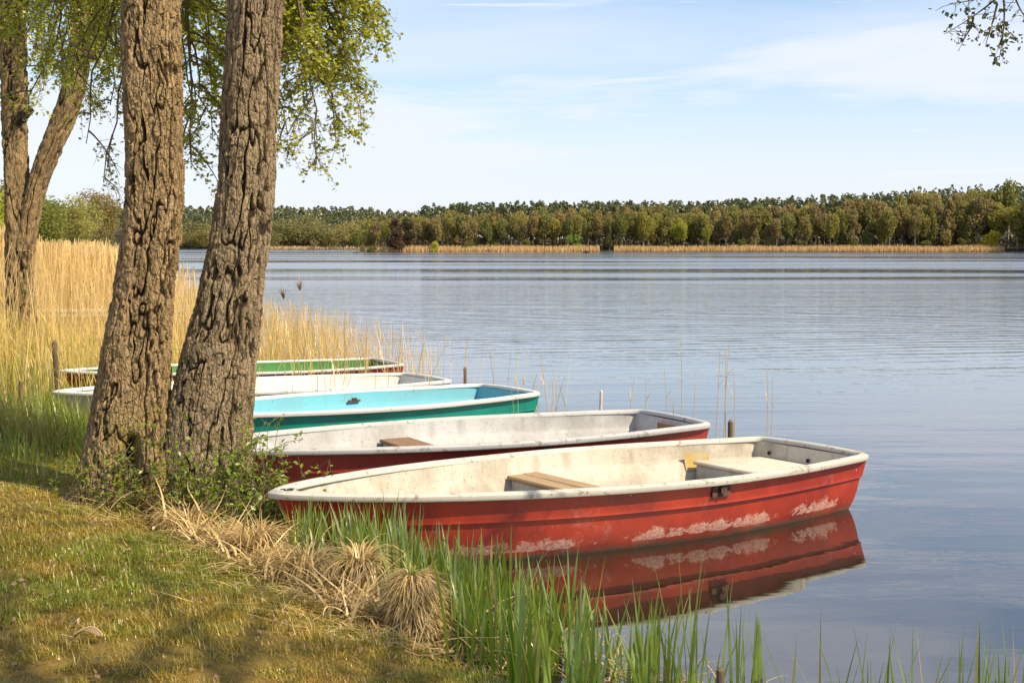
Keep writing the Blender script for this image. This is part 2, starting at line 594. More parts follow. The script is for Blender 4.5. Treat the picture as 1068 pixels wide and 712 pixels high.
# ------------------------------------------------------------------ water
t = NT('lake water')
obj = t.coord('Object')
yy = t.xyz()[1]
rip = t.noise(2.6, 3, obj, .5, stretch=(.55, 1.25, 1))
rip2 = t.noise(8.5, 2, obj, .5, stretch=(.6, 1.2, 1))
swell = t.noise(.42, 2, obj, .5, stretch=(.35, 1.2, 1))
patch = t.noise(.022, 3, obj, .55, stretch=(.35, 2.2, 1))
patch2 = t.noise(.22, 3, obj, .5, stretch=(.35, 1.6, 1))
wv = t.n('TexWave', wave_type='BANDS', bands_direction='Y', Scale=.42, Distortion=3.2, Detail=2.0)
wv.inputs['Detail Scale'].default_value = .5
mp = t.n('Mapping')
mp.inputs['Rotation'].default_value = (0, 0, R(-14))
t.L(obj, mp.inputs[0])
t.L(mp.outputs[0], wv.inputs['Vector'])
wz = t.math('MULTIPLY', t.rng(yy, 18, 32, smooth=True), t.rng(yy, 90, 60, smooth=True))
h = t.math('ADD', t.math('MULTIPLY', rip, .0075), t.math('MULTIPLY', rip2, .0022))
amp = t.math('ADD', t.rng(patch2, .42, .66, .25, 1.0, True), t.rng(patch, .4, .62, 0, .9, True))
amp = t.math('MULTIPLY', amp, t.rng(yy, 7, 26, .16, 1.0, True))
h = t.math('MULTIPLY', h, amp)
h = t.math('ADD', h, t.math('MULTIPLY', swell, .02))
h = t.math('ADD', h, t.math('MULTIPLY', t.math('MULTIPLY', wv.outputs['Fac'], wz), .006))
b = t.bump(h, 1.0, 1.0)
wcol = t.mix(t.rng(yy, 8, 34, 0, 1, True), (.020, .016, .009), (.082, .095, .132))  # far base paled in place of brighter sky reflection; brown near for shallow bed
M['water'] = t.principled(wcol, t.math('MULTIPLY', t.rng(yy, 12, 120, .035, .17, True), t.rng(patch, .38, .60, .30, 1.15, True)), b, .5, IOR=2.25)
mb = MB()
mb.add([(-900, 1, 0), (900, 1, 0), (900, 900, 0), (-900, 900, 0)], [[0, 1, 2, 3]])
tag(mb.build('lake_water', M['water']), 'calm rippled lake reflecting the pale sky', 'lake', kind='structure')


# ------------------------------------------------------------------ boats
def boat_shape(L, W, Wt, hb, hm, hs):
    def w(s):
        a = np.clip(1 - s / .62, 0, 1)
        b_ = np.clip((s - .62) / .38, 0, 1)
        return np.where(s < .62, W * (1 - a ** 2) ** .7, W - (W - Wt) * b_ ** 1.6)
    h = lambda s: hb * (1 - s) ** 2 + hs * s ** 2 + hm * 2 * s * (1 - s)
    return w, h


def loft(mb, w, h, L, W, prof, S, cap_end=True, m=0):
    """prof: (inset, height fraction or None, absolute z) from the rim down to the keel"""
    rows = []
    for s in S:
        hh = float(h(s))
        ww = float(w(s))
        half = []
        for ins, zf, za in prof:
            zz = hh * zf if zf is not None else za
            k = np.clip(1 - zz / hh, 0, 1.25)
            x0, x1 = .34 * k ** 1.2, .10 * k
            half.append((x0 + s * (L - x0 - x1), ww * (1 - ins / W), zz))
        half = np.array(half)
        far = half.copy()
        near = half[::-1][1:].copy()
        near[:, 1] *= -1
        rows.append(np.concatenate([far, near]))
    rows = np.array(rows)
    k, n = rows.shape[:2]
    i = (np.arange(k - 1) * n)[:, None] + np.arange(n - 1)[None]
    mb.add(rows.reshape(-1, 3), np.stack([i, i + 1, i + n + 1, i + n], -1).reshape(-1, 4), m)
    if cap_end: mb.cap(rows[-1], m)
    return rows


HULL = [(.030, .955, 0), (.045, .80, 0), (.056, .66, 0), (.058, .62, 0), (.056, .60, 0), (.086, .588, 0), (.098, .36, 0), (.120, .20, 0), (.150, .08, 0), (.20, None, -.03),
        (.30, None, -.11), (.60, None, -.15), (.9, None, -.16)]
INNER = [(.055, .97, 0), (.075, .70, 0), (.085, .66, 0), (.115, .63, 0), (.125, .60, 0), (.17, .35, 0), (.215, None, .10), (.25, None, .072), (.55, None, .062), (.9, None, .060)]


def build_boat(name, label, x, y, ang, L, W, Wt, hb, hm, hs, hull_m, in_m, rim_m, name_grp='rowing boats moored bow-in along the bank', rim=1.0):
    root = empty(name, (x, y, 0), ang)
    tag(root, label, 'boat', name_grp)
    w, h = boat_shape(L, W, Wt, hb, hm, hs)
    prof = [(min(a * W / .91, W * .985), b_, c_) for a, b_, c_ in HULL]
    S = np.linspace(0, 1, 66) ** 1.5
    S[0] = .0004
    mb = MB()
    loft(mb, w, h, L, W, prof, S)
    mb.build('hull', M[hull_m], root, smooth=True, sharp=.35)
    mb = MB()
    prof = [(min(a * W / .91, W * .985), b_, c_) for a, b_, c_ in INNER]
    S2 = .022 + (.986 - .022) * np.linspace(0, 1, 60) ** 1.4
    loft(mb, w, h, L, W, prof, S2)
    mb.build('inner_shell', M[in_m], root, smooth=True, sharp=.35)
    # rim: one rounded band round both sides and the transom
    S3 = np.linspace(0, 1, 90) ** 1.6
    port = np.stack([S3 * L, w(S3) - .022, h(S3)], 1)
    port[:, 1] = np.maximum(port[:, 1], 0)
    tr = np.linspace(1, -1, 26)[1:-1]
    cross = np.stack([np.full(24, L - .018), tr * (Wt - .022), h(1.0) + .012 * (1 - tr ** 2)], 1)
    star = port[::-1].copy()
    star[:, 1] *= -1
    loop = np.concatenate([port[1:], cross, star[:-1], ])
    for _ in range(3):
        loop = .5 * loop + .25 * (np.roll(loop, 1, 0) + np.roll(loop, -1, 0))
    dd = np.roll(loop, -1, 0) - np.roll(loop, 1, 0)
    dd[:, 2] = 0
    dd /= np.linalg.norm(dd, axis=1)[:, None]
    out = np.stack([-dd[:, 1], dd[:, 0], 0 * dd[:, 0]], 1)        # towards the outside
    pr = [(.056, .004), (.058, -.026), (.050, -.036), (.030, -.034), (.0, -.022), (-.026, -.030), (-.036, -.024), (-.034, .004), (-.020, .018), (.0, .022), (.030, .018)]
    wob = (fbm(loop * 3.1, 3, 9) - .5) * .012
    ring = np.stack([loop + out * a * rim + np.array([0, 0, b_ * rim]) for a, b_ in pr], 1)
    ring[:, :, 2] += wob[:, None] * .5
    k, n = ring.shape[:2]
    ii = (np.arange(k) * n)[:, None]
    i2 = ((np.arange(k) + 1) % k * n)[:, None]
    j = np.arange(n)[None]
    j2 = (j + 1) % n
    mb = MB()
    mb.add(ring.reshape(-1, 3), np.stack([ii + j, i2 + j, i2 + j2, ii + j2], -1).reshape(-1, 4))
    mb.build('rim', M[rim_m], root, smooth=True, sharp=.9)
    # bow cap closing the tip
    s = np.linspace(.002, .030, 7)
    xs = s * L
    ws = np.maximum(w(s) - .03, .004)
    top = [(xs[q], sg * ws[q], float(h(s[q])) + .012) for sg in (1, -1) for q in (range(7) if sg == 1 else range(6, -1, -1))]
    top = np.array(top)
    bot = top - np.array([0, 0, .028])
    mb = MB()
    mb.cap(top)
    mb.cap(bot[::-1])
    n = len(top)
    mb.add(np.concatenate([top, bot]), [[q, (q + 1) % n, n + (q + 1) % n, n + q] for q in range(n)])
    mb.build('bow_cap', M[rim_m], root, sharp=.6)
    return root, w, h


def plank(mb, x0, x1, ya, yb, z0, z1, sub=1):
    """a slightly worn plank, ends cut to the shell: ya/yb half widths at x0/x1"""
    mid = []
    V = []
    r = .008
    for zz, k in ((z0, r), (z0 + r, 0), (z1 - r, 0), (z1, r)):
        V += [(x0 + k, -ya + k, zz), (x1 - k, -yb + k, zz), (x1 - k, yb - k, zz), (x0 + k, ya - k, zz)]
    F = [[3, 2, 1, 0], [12, 13, 14, 15]]
    for q in range(3):
        for j in range(4):
            F.append([q * 4 + j, q * 4 + (j + 1) % 4, q * 4 + 4 + (j + 1) % 4, q * 4 + 4 + j])
    mb.add(V, F)


def thwart(root, w, L, x0, x1, z, ins, mat, front=None, boards=1):
    mb = MB()
    for q in range(boards):
        a = x0 + (x1 - x0) * q / boards + .003 * (q > 0)
        b_ = x0 + (x1 - x0) * (q + 1) / boards
        plank(mb, a, b_, float(w(a / L)) - ins, float(w(b_ / L)) - ins, z - .03 + .002 * q, z + .003 * (q % 2))
    o = mb.build('thwart', M[mat], root, sharp=.6)
    if front:
        mb = MB()
        plank(mb, x0 + .03, x0 + .05, float(w((x0 + .03) / L)) - ins - .03, float(w((x0 + .05) / L)) - ins - .03, .07, z - .033)
        plank(mb, x1 - .05, x1 - .03, float(w((x1 - .05) / L)) - ins - .03, float(w((x1 - .03) / L)) - ins - .03, .07, z - .033)
        mb.build('thwart_support', M[front], root)
    return o


def stern_bench(root, w, L, x0, top, mat, front):
    x1 = L - .125
    mb = MB()
    plank(mb, x0, x1, float(w(x0 / L)) - .17, float(w(x1 / L)) - .165, top - .03, top)
    o = mb.build('stern_bench', M[mat], root, sharp=.6)
    mb = MB()
    plank(mb, x0 + .02, x0 + .045, float(w(x0 / L)) - .19, float(w(x0 / L)) - .19, .068, top - .032)
    mb.build('bench_front', M[front], root)
    return o


def disc(mb, c, u, v, r, thick_dir, n=12):
    a = np.arange(n) * 2 * math.pi / n
    c, u, v, q = (np.array(k, float) for k in (c, u, v, thick_dir))
    top = c + q + (np.cos(a)[:, None] * u + np.sin(a)[:, None] * v) * r
    bot = top - q * 2
    mb.cap(top)
    mb.add(np.concatenate([top, bot]), [[k, (k + 1) % n, n + (k + 1) % n, n + k] for k in range(n)])


def oar_socket(root, w, h, L, l, side, sx=.17, sz=.075):
    """metal oarlock plate fixed under the rim on the outside"""
    s = l / L
    yv = float(w(s)) * (1 - .030 / .9) + .006
    hh = float(h(s))
    mb = MB()
    mb.box((l, side * (yv - .012), hh - .085), (sx, .012, sz))
    mb.box((l, side * (yv + .012), hh - .07), (.05, .018, .045))
    mb.tube([(l, side * (yv + .012), hh - .1), (l, side * (yv + .012), hh - .035)], .013, 8)
    mb.build('oarlock_plate', M['rust'], root)


B1 = dict(x=-1.518, y=9.005, ang=.59, L=4.82, W=.911, Wt=.619, hb=.517, hm=.435, hs=.436)
B2 = dict(x=-2.72, y=11.28, ang=.462, L=4.76, W=.906, Wt=.614, hb=.482, hm=.450, hs=.469)
B3 = dict(x=-3.771, y=13.586, ang=.596, L=4.536, W=.889, Wt=.601, hb=.479, hm=.432, hs=.462)
B4 = dict(x=-4.951, y=15.351, ang=.572, L=4.626, W=.898, Wt=.616, hb=.506, hm=.44, hs=.434)
B5 = dict(x=-5.716, y=17.966, ang=.477, L=4.46, W=.905, Wt=.611, hb=.504, hm=.421, hs=.455)
BOATS = [B1, B2, B3, B4, B5]

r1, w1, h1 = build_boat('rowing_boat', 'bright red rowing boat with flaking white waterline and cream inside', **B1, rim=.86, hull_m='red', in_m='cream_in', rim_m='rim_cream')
thwart(r1, w1, 4.82, 2.28, 2.58, .32, .125, 'seat_wood', 'grey_in', 2)
stern_bench(r1, w1, 4.82, 4.06, .30, 'stern_top', 'grey_in')
oar_socket(r1, w1, h1, 4.82, 3.02, -1)
oar_socket(r1, w1, h1, 4.82, 3.02, 1)
mb = MB()                                                     # yellow stain patch on the shell, above the bench edge
V = []
for k, l in enumerate(np.linspace(4.02, 4.26, 6)):
    for z_ in (.215, .285, .355):
        zf = z_ / .435
        V.append((l - .035 * 0, float(w1(l / 4.82)) * (1 - (.125 + (.60 - zf) / .25 * .045 if zf < .60 else .12) / .911) - .012, z_ + .004 * math.sin(k * 2.7)))
mb.add(V, [[k * 3 + j, k * 3 + j + 3, k * 3 + j + 4, k * 3 + j + 1] for k in range(5) for j in range(2)])
mb.build('yellow_patch', M['yellow'], r1, smooth=True)
for yy_, zz_ in ((.40, .34), (-.05, .33), (-.36, .345)):
    mb = MB()
    disc(mb, (4.82 - .105, yy_, zz_), (0, 1, 0), (.15, 0, 1), .017, (-.004, 0, 0))
    mb.build('bolt_hole', M['hole'], r1)
mb = MB()
for a_, b_, c_ in (((.050, .030), (.075, .045), (.085, .020)), ((.090, .005), (.110, .030), (.120, .0)), ((.060, -.01), (.085, -.025), (.115, -.03)), ((.125, .035), (.140, .010), (.150, .02))):
    mb.tube([(q[0], q[1], .517 + .0125) for q in (a_, b_, c_)], .0035, 5)
mb.build('scuff_mark', M['hole'], r1)

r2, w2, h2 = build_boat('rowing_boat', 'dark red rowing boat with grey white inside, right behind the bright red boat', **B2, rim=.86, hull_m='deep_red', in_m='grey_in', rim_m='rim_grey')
thwart(r2, w2, 4.76, 2.05, 2.36, .335, .125, 'seat_wood_worn', 'grey_in')
stern_bench(r2, w2, 4.76, 4.15, .25, 'grey_in', 'grey_in')
mb = MB()
plank(mb, 0, .02, .17, .17, -.06, .06)
o = mb.build('transom_board', M['seat_wood_worn'], r2)
o.location = (4.76 - .118, -.05, .36)
oar_socket(r2, w2, h2, 4.76, 2.9, -1, .06, .04)

r3, w3, h3 = build_boat('rowing_boat', 'turquoise rowing boat with light blue inside and white rim, third from the camera', **B3, rim=0.8, hull_m='teal', in_m='blue_in', rim_m='rim_white')
thwart(r3, w3, 4.536, 2.3, 2.55, .22, .15, 'blue_in')
stern_bench(r3, w3, 4.536, 4.0, .22, 'blue_in', 'blue_in')
s = 2.95 / 4.536
mb = MB()                                                    # dark oarlock fitting on the far inside wall
mb.box((2.95, float(w3(s)) - .095, float(h3(s)) - .10), (.15, .022, .02))
mb.box((2.95, float(w3(s)) - .10, float(h3(s)) - .08), (.06, .022, .025))
mb.build('oarlock_fitting', M['rust'], r3)

r4, w4, h4 = build_boat('rowing_boat', 'all white rowing boat moored between the turquoise boat and the green and red boat', **B4, rim=0.75, hull_m='white_hull', in_m='white_in', rim_m='rim_white')
thwart(r4, w4, 4.626, 2.2, 2.45, .22, .15, 'white_in')
stern_bench(r4, w4, 4.626, 3.95, .26, 'grey_in', 'grey_in')

r5, w5, h5 = build_boat('rowing_boat', 'rowing boat with green inside, white rim and red hull, farthest of the moored boats', **B5, rim=0.6, hull_m='old_red', in_m='green_in', rim_m='rim_white')
thwart(r5, w5, 4.46, 2.1, 2.35, .22, .15, 'green_in')
stern_bench(r5, w5, 4.46, 3.9, .30, 'seat_wood', 'green_in')


def in_boats(x, y, margin=.06):
    hit = np.zeros(len(x), bool)
    for b_ in BOATS:
        c, s = math.cos(b_['ang']), math.sin(b_['ang'])
        dx, dy = x - b_['x'], y - b_['y']
        l, t_ = dx * c + dy * s, -dx * s + dy * c
        w, _ = boat_shape(b_['L'], b_['W'], b_['Wt'], b_['hb'], b_['hm'], b_['hs'])
        hit |= (l > -margin) & (l < b_['L'] + margin) & (np.abs(t_) < w(np.clip(l / b_['L'], 0, 1)) + margin)
    return hit


# ------------------------------------------------------------------ near trees
def spline(P, n):
    P = np.asarray(P, float)
    t = np.concatenate([[0], np.cumsum(np.linalg.norm(np.diff(P[:, :3], axis=0), axis=1))])
    q = np.linspace(0, t[-1], n) if np.isscalar(n) else n * t[-1]
    out = np.stack([np.interp(q, t, P[:, k]) for k in range(P.shape[1])], 1)
    k = max(1, len(q) // (len(P) * 2))
    pad = np.concatenate([np.repeat(out[:1], k, 0), out, np.repeat(out[-1:], k, 0)])
    ker = np.ones(2 * k + 1) / (2 * k + 1)
    sm = np.stack([np.convolve(pad[:, j], ker, 'valid') for j in range(P.shape[1])], 1)
    sm[0], sm[-1] = out[0], out[-1]
    return sm


def bark_trunk(mb, prof, nu, zs_fine, dz_fine, dz_coarse, seed, amp=.030, cs=(.065, .19), flare=None, dent=None, ridge=0.05):
    """a trunk of horizontal rings; bark plates and furrows are real relief"""
    prof = np.asarray(prof, float)                            # x, y, z, radius
    z0, z1 = prof[0, 2], prof[-1, 2]
    zz = np.concatenate([np.arange(z0, min(zs_fine, z1), dz_fine), np.arange(max(zs_fine, z0), z1 + dz_coarse, dz_coarse)])
    zz = np.unique(np.clip(zz, z0, z1))
    fine = spline(prof, 400)
    c = np.stack([np.interp(zz, fine[:, 2], fine[:, k]) for k in (0, 1, 3)], 1)
    th = np.arange(nu) * 2 * math.pi / nu
    T, Zg = np.meshgrid(th, zz)
    rad = np.repeat(c[:, 2:3], nu, 1)
    lobes = 1 + ridge * (np.sin(3 * T + seed) + .6 * np.sin(5 * T + 1.7 * seed + Zg * .4))
    r = rad * lobes
    if flare is not None:
        zb, hgt, amt = flare
        k = np.exp(-np.maximum(Zg - zb, 0) / hgt)
        r = r * (1 + amt * k * (.55 + .45 * np.cos(5 * T + seed * 2.1 + .6 * np.sin(T * 2))))
    x = np.cos(T) * r
    y = np.sin(T) * r
    q = np.stack([x.ravel(), y.ravel(), Zg.ravel()], 1)
    wp = np.stack([fbm(q * 4.5, 3, seed + 40), fbm(q * 4.5 + 9, 3, seed + 41), fbm(q * 4.5 + 21, 3, seed + 42)], 1) - .5
    u_ = q + wp * np.array([.05, .05, .10])
    k_ = .065 / cs[0]
    n1 = .75 * vnoise(u_ * np.array([21, 21, 3.4]) * k_, seed + 50) + .25 * vnoise(u_ * np.array([52, 52, 11]) * k_, seed + 57)
    c1 = sstep(.01, .12, np.abs(2 * n1 - 1))                       # long vertical furrows
    n2 = fbm(u_ * np.array([55, 55, 16]) * k_ + 5, 2, seed + 51)
    c2 = sstep(.0, .20, np.abs(2 * n2 - 1))                       # finer furrows on the plates
    f1, f2, idv = cell(u_ / np.array([cs[0] * .50, cs[0] * .50, cs[1] * .40]), seed)
    c3 = sstep(.0, .09, f2 - f1)                                  # breaks between flakes
    n4 = vnoise(u_ * np.array([44, 44, 8.5]) * k_ + 3, seed + 61)
    c4 = sstep(.0, .11, np.abs(2 * n4 - 1))
    crack = c1 * (.35 + .65 * c3) * (.5 + .5 * c4)
    crack2 = c2
    dsp = amp * (.80 * c1 + .08 * c2 * c1 + .16 * c3 * c1 + .24 * c4 * c1 + .70 * (idv - .5) * c1)
    dsp = dsp + (fbm(q * 34, 3, seed + 5) - .5) * amp * .5 + (fbm(q * np.array([5, 5, 2.]), 3, seed + 6) - .5) * amp * .5
    dsp = dsp.reshape(T.shape) - amp * .6
    if dent is not None:
        for (a0, zc, sa, sz, dep) in dent:
            da = (T - a0 + math.pi) % (2 * math.pi) - math.pi
            dsp = dsp - dep * np.exp(-(da / sa) ** 2) * np.exp(-np.where(Zg > zc, ((Zg - zc) / sz) ** 2, ((Zg - zc) / (sz * 3)) ** 2))
    r = np.maximum(r + dsp, .02)
    P = np.stack([c[:, 0:1] + np.cos(T) * r, c[:, 1:2] + np.sin(T) * r, Zg], -1)
    k = len(zz)
    i = (np.arange(k - 1) * nu)[:, None]
    j = np.arange(nu)[None]
    j2 = (j + 1) % nu
    val = np.clip(crack * (.6 + .4 * crack2) * (.8 + .3 * idv), 0, 1)
    mb.add(P.reshape(-1, 3), np.stack([i + j, i + j2, i + nu + j2, i + nu + j], -1).reshape(-1, 4), 0, val)
    mb.cap(P[-1])
    return fine


def profile(rows, Y, slim=.93):
    """rows: (py, px_left, px_right) of a trunk's outline, bottom to top"""
    out = []
    for py, a, b_ in rows:
        p = at((a + b_) / 2, py, Y)
        out.append((p[0], p[1], p[2], (b_ - a) / 2 * Y / FOC * (slim + (.98 - slim) * min(max((py - 290) / 130, 0), 1))))
    return out


def bez(a, b_, c, n):
    t_ = np.linspace(0, 1, n)[:, None]
    return (1 - t_) ** 2 * np.asarray(a) + 2 * t_ * (1 - t_) * np.asarray(b_) + t_ ** 2 * np.asarray(c)


def bough(mb, start, end, r0, nsub=9, sub=(.45, .95), ntw=6, tw=(.12, .32), lv=6, size=.04, lift=.5, first=.3, droop=.35, leaf_p=1.0, spread=1.0):
    """a limb with side branches, twigs and leaves (material 0 wood, 1 leaf)"""
    start, end = np.asarray(start, float), np.asarray(end, float)
    Ld = np.linalg.norm(end - start)
    mid = start * .45 + end * .55 + np.array([0, 0, lift * Ld * .35]) + rng.normal(0, .06 * Ld, 3) * np.array([1, 1, .4])
    path = bez(start, mid, end, 14)
    path[1:-1] += rng.normal(0, .008 * Ld, (12, 3))
    mb.tube(path, np.linspace(r0, .004, 14), 6, 0)
    LP = []
    for k in range(nsub):
        t_ = first + (1 - first) * (k + rng.uniform(.1, .9)) / nsub
        i_ = min(int(t_ * 13), 12)
        p = path[i_] + (path[i_ + 1] - path[i_]) * (t_ * 13 - i_)
        d = path[i_ + 1] - path[i_]
        d /= np.linalg.norm(d)
        q = rng.normal(size=3)
        q -= d * (q @ d)
        q /= np.linalg.norm(q)
        d2 = d * .6 + q * .8 * spread + np.array([0, 0, -droop])
        d2 /= np.linalg.norm(d2)
        ln = rng.uniform(*sub) * (1.15 - .5 * t_)
        e = p + d2 * ln
        bp = bez(p, p + d2 * ln * .5 + np.array([0, 0, .10 * ln]) + rng.normal(0, .05 * ln, 3), e - np.array([0, 0, .12 * ln]), 7)
        mb.tube(bp, np.linspace(min(.009, r0 * .5), .0022, 7), 4, 0)
        for j in range(ntw):
            u = rng.uniform(.2, 1)
            a_ = bp[min(int(u * 6), 5)]
            b2 = bp[min(int(u * 6) + 1, 6)]
            p2 = a_ + (b2 - a_) * rng.random()
            d3 = (b2 - a_) / (np.linalg.norm(b2 - a_) + 1e-9) * .5 + rng.normal(0, .55, 3) + np.array([0, 0, -.25])
            d3 /= np.linalg.norm(d3)
            l3 = rng.uniform(*tw)
            tp = bez(p2, p2 + d3 * l3 * .5 + rng.normal(0, .02, 3), p2 + d3 * l3 + np.array([0, 0, -.03]), 4)
            mb.tube(tp, [.0026, .0022, .0018, .0012], 3, 0, cap=False)
            m_ = rng.poisson(lv * leaf_p)
            if m_:
                uu = rng.uniform(.15, 1.05, m_)
                LP.append(tp[0] + (tp[-1] - tp[0]) * uu[:, None] + rng.normal(0, .018, (m_, 3)))
        m_ = rng.poisson(lv * .6 * leaf_p)
        if m_: LP.append(bp[rng.integers(1, 7, m_)] + rng.normal(0, .02, (m_, 3)))
    if LP:
        LP = np.concatenate(LP)
        leaves(mb, LP, rng.uniform(.65, 1.2, len(LP)) * size, 1, droop)


def high_crown(mb, top, n, rad, zlo, zhi, size, leaf_p=1.0, lean=(0, 0)):
    """the part of a crown that stands above the picture"""
    for k in range(n):
        a = k * 2.399 + rng.uniform(-.3, .3)
        zs = zlo + (zhi - zlo) * (k + .5) / n * .75
        i_ = np.argmin(abs(top[:, 2] - zs))
        st = top[i_, :3]
        rr = rad * rng.uniform(.65, 1.05) * (1.1 - .5 * (k / n))
        en = np.array([st[0] + math.cos(a) * rr + lean[0], st[1] + math.sin(a) * rr + lean[1], zs + rng.uniform(.1, 1.2)])
        bough(mb, st, en, .05, 8, (.7, 1.3), 4, (.2, .45), 3.2, size, .35, .25, .15, leaf_p)


YA, YB, YC = 10.22, 10.36, 22.0
gA = ground([-2.95], [YA])[0]
gB = ground([-2.3], [YB])[0]
rowsA = [(540, 76, 190), (505, 84, 181), (480, 90, 176), (440, 97, 175), (400, 103, 177), (350, 110, 177), (300, 120, 183), (250, 127, 190), (200, 131, 193), (150, 131, 192), (100, 129, 190), (50, 128, 188), (0, 128, 188),
         (-80, 130, 186), (-200, 136, 184), (-350, 143, 181), (-520, 150, 178), (-700, 158, 172)]
rowsB = [(545, 158, 262), (510, 163, 255), (480, 167, 255), (450, 172, 258), (400, 181, 263), (350, 194, 268), (300, 205, 276), (250, 216, 282), (200, 225, 287), (150, 227, 288), (100, 229, 290), (50, 233, 294), (0, 237, 298),
         (-80, 245, 302), (-200, 256, 308), (-350, 272, 314), (-520, 290, 322), (-700, 310, 326)]

treeA = empty('alder_tree', (0, 0, 0))
tag(treeA, 'thick upright alder tree with a dark hollow at its foot, left of the leaning one', 'tree', 'alder trees on the bank')
mb = MB()
fA = bark_trunk(mb, profile(rowsA, YA, .89), 310, 4.4, .0085, .05, 3, .026, (.070, .20), (gA - .1, .30, .42), [(-1.24, .62, .15, .10, .30), (-1.05, .22, .28, .16, .16)])
mb.build('trunk', M['bark'], treeA)
treeB = empty('alder_tree', (0, 0, 0))
tag(treeB, 'alder tree leaning to the right beside the bows of the boats', 'tree', 'alder trees on the bank')
mb = MB()
fB = bark_trunk(mb, profile(rowsB, YB, .84), 310, 4.4, .0085, .05, 8, .026, (.075, .22), (gB - .1, .30, .42), None)
mb.build('trunk', M['bark_grey'], treeB)

# boughs that hang into the picture from the two trunks, then the crowns above
mb = MB()
sB = lambda z_: fB[np.argmin(abs(fB[:, 2] - z_)), :3]
sA = lambda z_: fA[np.argmin(abs(fA[:, 2] - z_)), :3]
for (px, py, Yd, z_, ns, lp) in [(392, 36, 11.2, 5.6, 11, 1.0), (365, 62, 11.6, 5.3, 11, 1.1), (352, 125, 11.2, 5.0, 11, 1.1), (330, 168, 10.9, 4.9, 9, .9), (340, 30, 11.5, 5.9, 12, 1.2), (318, 90, 11.4, 5.0, 11, 1.2), (305, 60, 11.9, 5.6, 11, 1.3), (335, 55, 12.0, 5.7, 11, 1.2),
                              (345, 95, 11.8, 5.2, 12, 1.2), (310, 20, 11.3, 6.1, 11, 1.1), (372, 100, 11.4, 5.2, 6, .8), (300, 140, 11.0, 4.8, 7, .8), (360, 20, 11.8, 5.8, 10, 1.1)]:
    bough(mb, sB(z_), at(px, py, Yd), .022, int(ns * 1.3), (.25, .6), 9, (.08, .22), 10, .041, .30, .35, .05, lp)
high_crown(mb, fB, 14, 2.4, 6.3, 8.9, .06, .35)
mb.build('crown', [M['twig'], M['leaf']], treeB)
mb = MB()
for (px, py, Yd, z_, ns, lp) in [(218, 60, 12.0, 5.4, 9, 1.2), (205, 118, 12.2, 5.2, 9, 1.2), (222, 145, 12.0, 5.0, 8, 1.1), (200, 165, 11.8, 4.9, 7, 1.0), (210, 20, 12.4, 5.8, 9, 1.2), (198, 45, 12.6, 5.8, 10, 1.5), (225, 95, 12.4, 5.4, 9, 1.5), (210, 135, 12.5, 5.2, 9, 1.5), (222, 30, 12.8, 5.9, 10, 1.5), (80, 30, 13.2, 5.9, 11, 1.5), (20, 30, 13.6, 5.9, 11, 1.5), (55, 75, 13.8, 5.6, 10, 1.3), (115, 35, 12.8, 5.8, 9, 1.3),
                              (60, 18, 13.5, 5.8, 10, 1.2), (35, 50, 14.0, 5.6, 10, 1.2), (100, 60, 13.0, 5.4, 9, .9), (115, 110, 12.5, 5.2, 8, .6), (108, 190, 12.0, 5.0, 7, .4), (75, 100, 13.0, 5.2, 9, .6),
                              (30, 115, 14.0, 5.4, 8, .6), (90, 150, 12.6, 5.1, 7, .45)]:
    bough(mb, sA(z_), at(px, py, Yd), .02, int(ns * 1.3), (.3, .7), 9, (.08, .24), 10, .041, .28, .35, .08, lp)
high_crown(mb, fA, 13, 2.4, 6.4, 8.9, .06, .35)
mb.build('crown', [M['twig'], M['leaf']], treeA)

# forked tree at the left edge
treeC = empty('forked_tree', (0, 0, 0))
tag(treeC, 'forked tree at the edge of the dry reeds, its trunk split into two stems', 'tree')
rowsC = [(400, 2, 44), (372, 5, 40), (330, 6, 37), (300, 6, 36), (260, 5, 36), (230, 5, 35), (190, 5, 30), (150, 3, 28), (100, 1, 28), (50, 0, 27), (0, 0, 27), (-100, -2, 22), (-250, -6, 12)]
rowsC2 = [(262, 14, 36), (235, 18, 38), (210, 24, 44), (180, 31, 53), (150, 42, 68), (100, 62, 88), (50, 72, 96), (0, 77, 98), (-100, 86, 103), (-250, 94, 105)]
mb = MB()
fC = bark_trunk(mb, profile(rowsC, YC, .84), 130, 6.2, .03, .1, 21, .040, (.10, .26), (.3, .3, .15), None, .08)
fC2 = bark_trunk(mb, profile(rowsC2, YC - .05, .84), 120, 6.2, .03, .1, 25, .036, (.10, .26), None, None, .07)
for a_, b_, c_, r_ in (((92, 62), (104, 18), (122, -14), .16), ((84, 30), (100, 28), (106, 27), .07), ((98, 28), (112, 22), (124, 30), .045), ((16, 128), (26, 120), (33, 113), .085), ((2, 26), (-6, 22), (-12, 14), .12), ((8, 372), (-2, 384), (-10, 388), .14)):
    p = bez(at(*a_, YC - .1), at(*b_, YC - .1), at(*c_, YC - .1), 8)
    mb.tube(np.concatenate([p, p[-1:] + (p[-1] - p[-2]) * .15]), np.append(np.linspace(r_ * 1.15, r_ * .75, 8), .004), 10)
mb.build('trunk', M['bark_brown'], treeC, smooth=True)
mb = MB()
for (px, py, ns) in [(50, 8, 12), (70, 60, 10), (10, 10, 10), (40, 40, 10), (110, 30, 9), (20, 60, 8), (120, 80, 7), (45, 95, 7), (150, 40, 8)]:
    bough(mb, at(rng.uniform(60, 110), -110, YC), at(px, py, YC + rng.uniform(-1, 1)), .04, ns, (.6, 1.3), 7, (.2, .4), 6, .07, .2, .25, .3, 1.0)
high_crown(mb, np.concatenate([fC[fC[:, 2] > 6], fC2[fC2[:, 2] > 6]]), 13, 3.0, 6.8, 9.4, .08, .4)
mb.build('crown', [M['twig'], M['leaf']], treeC)

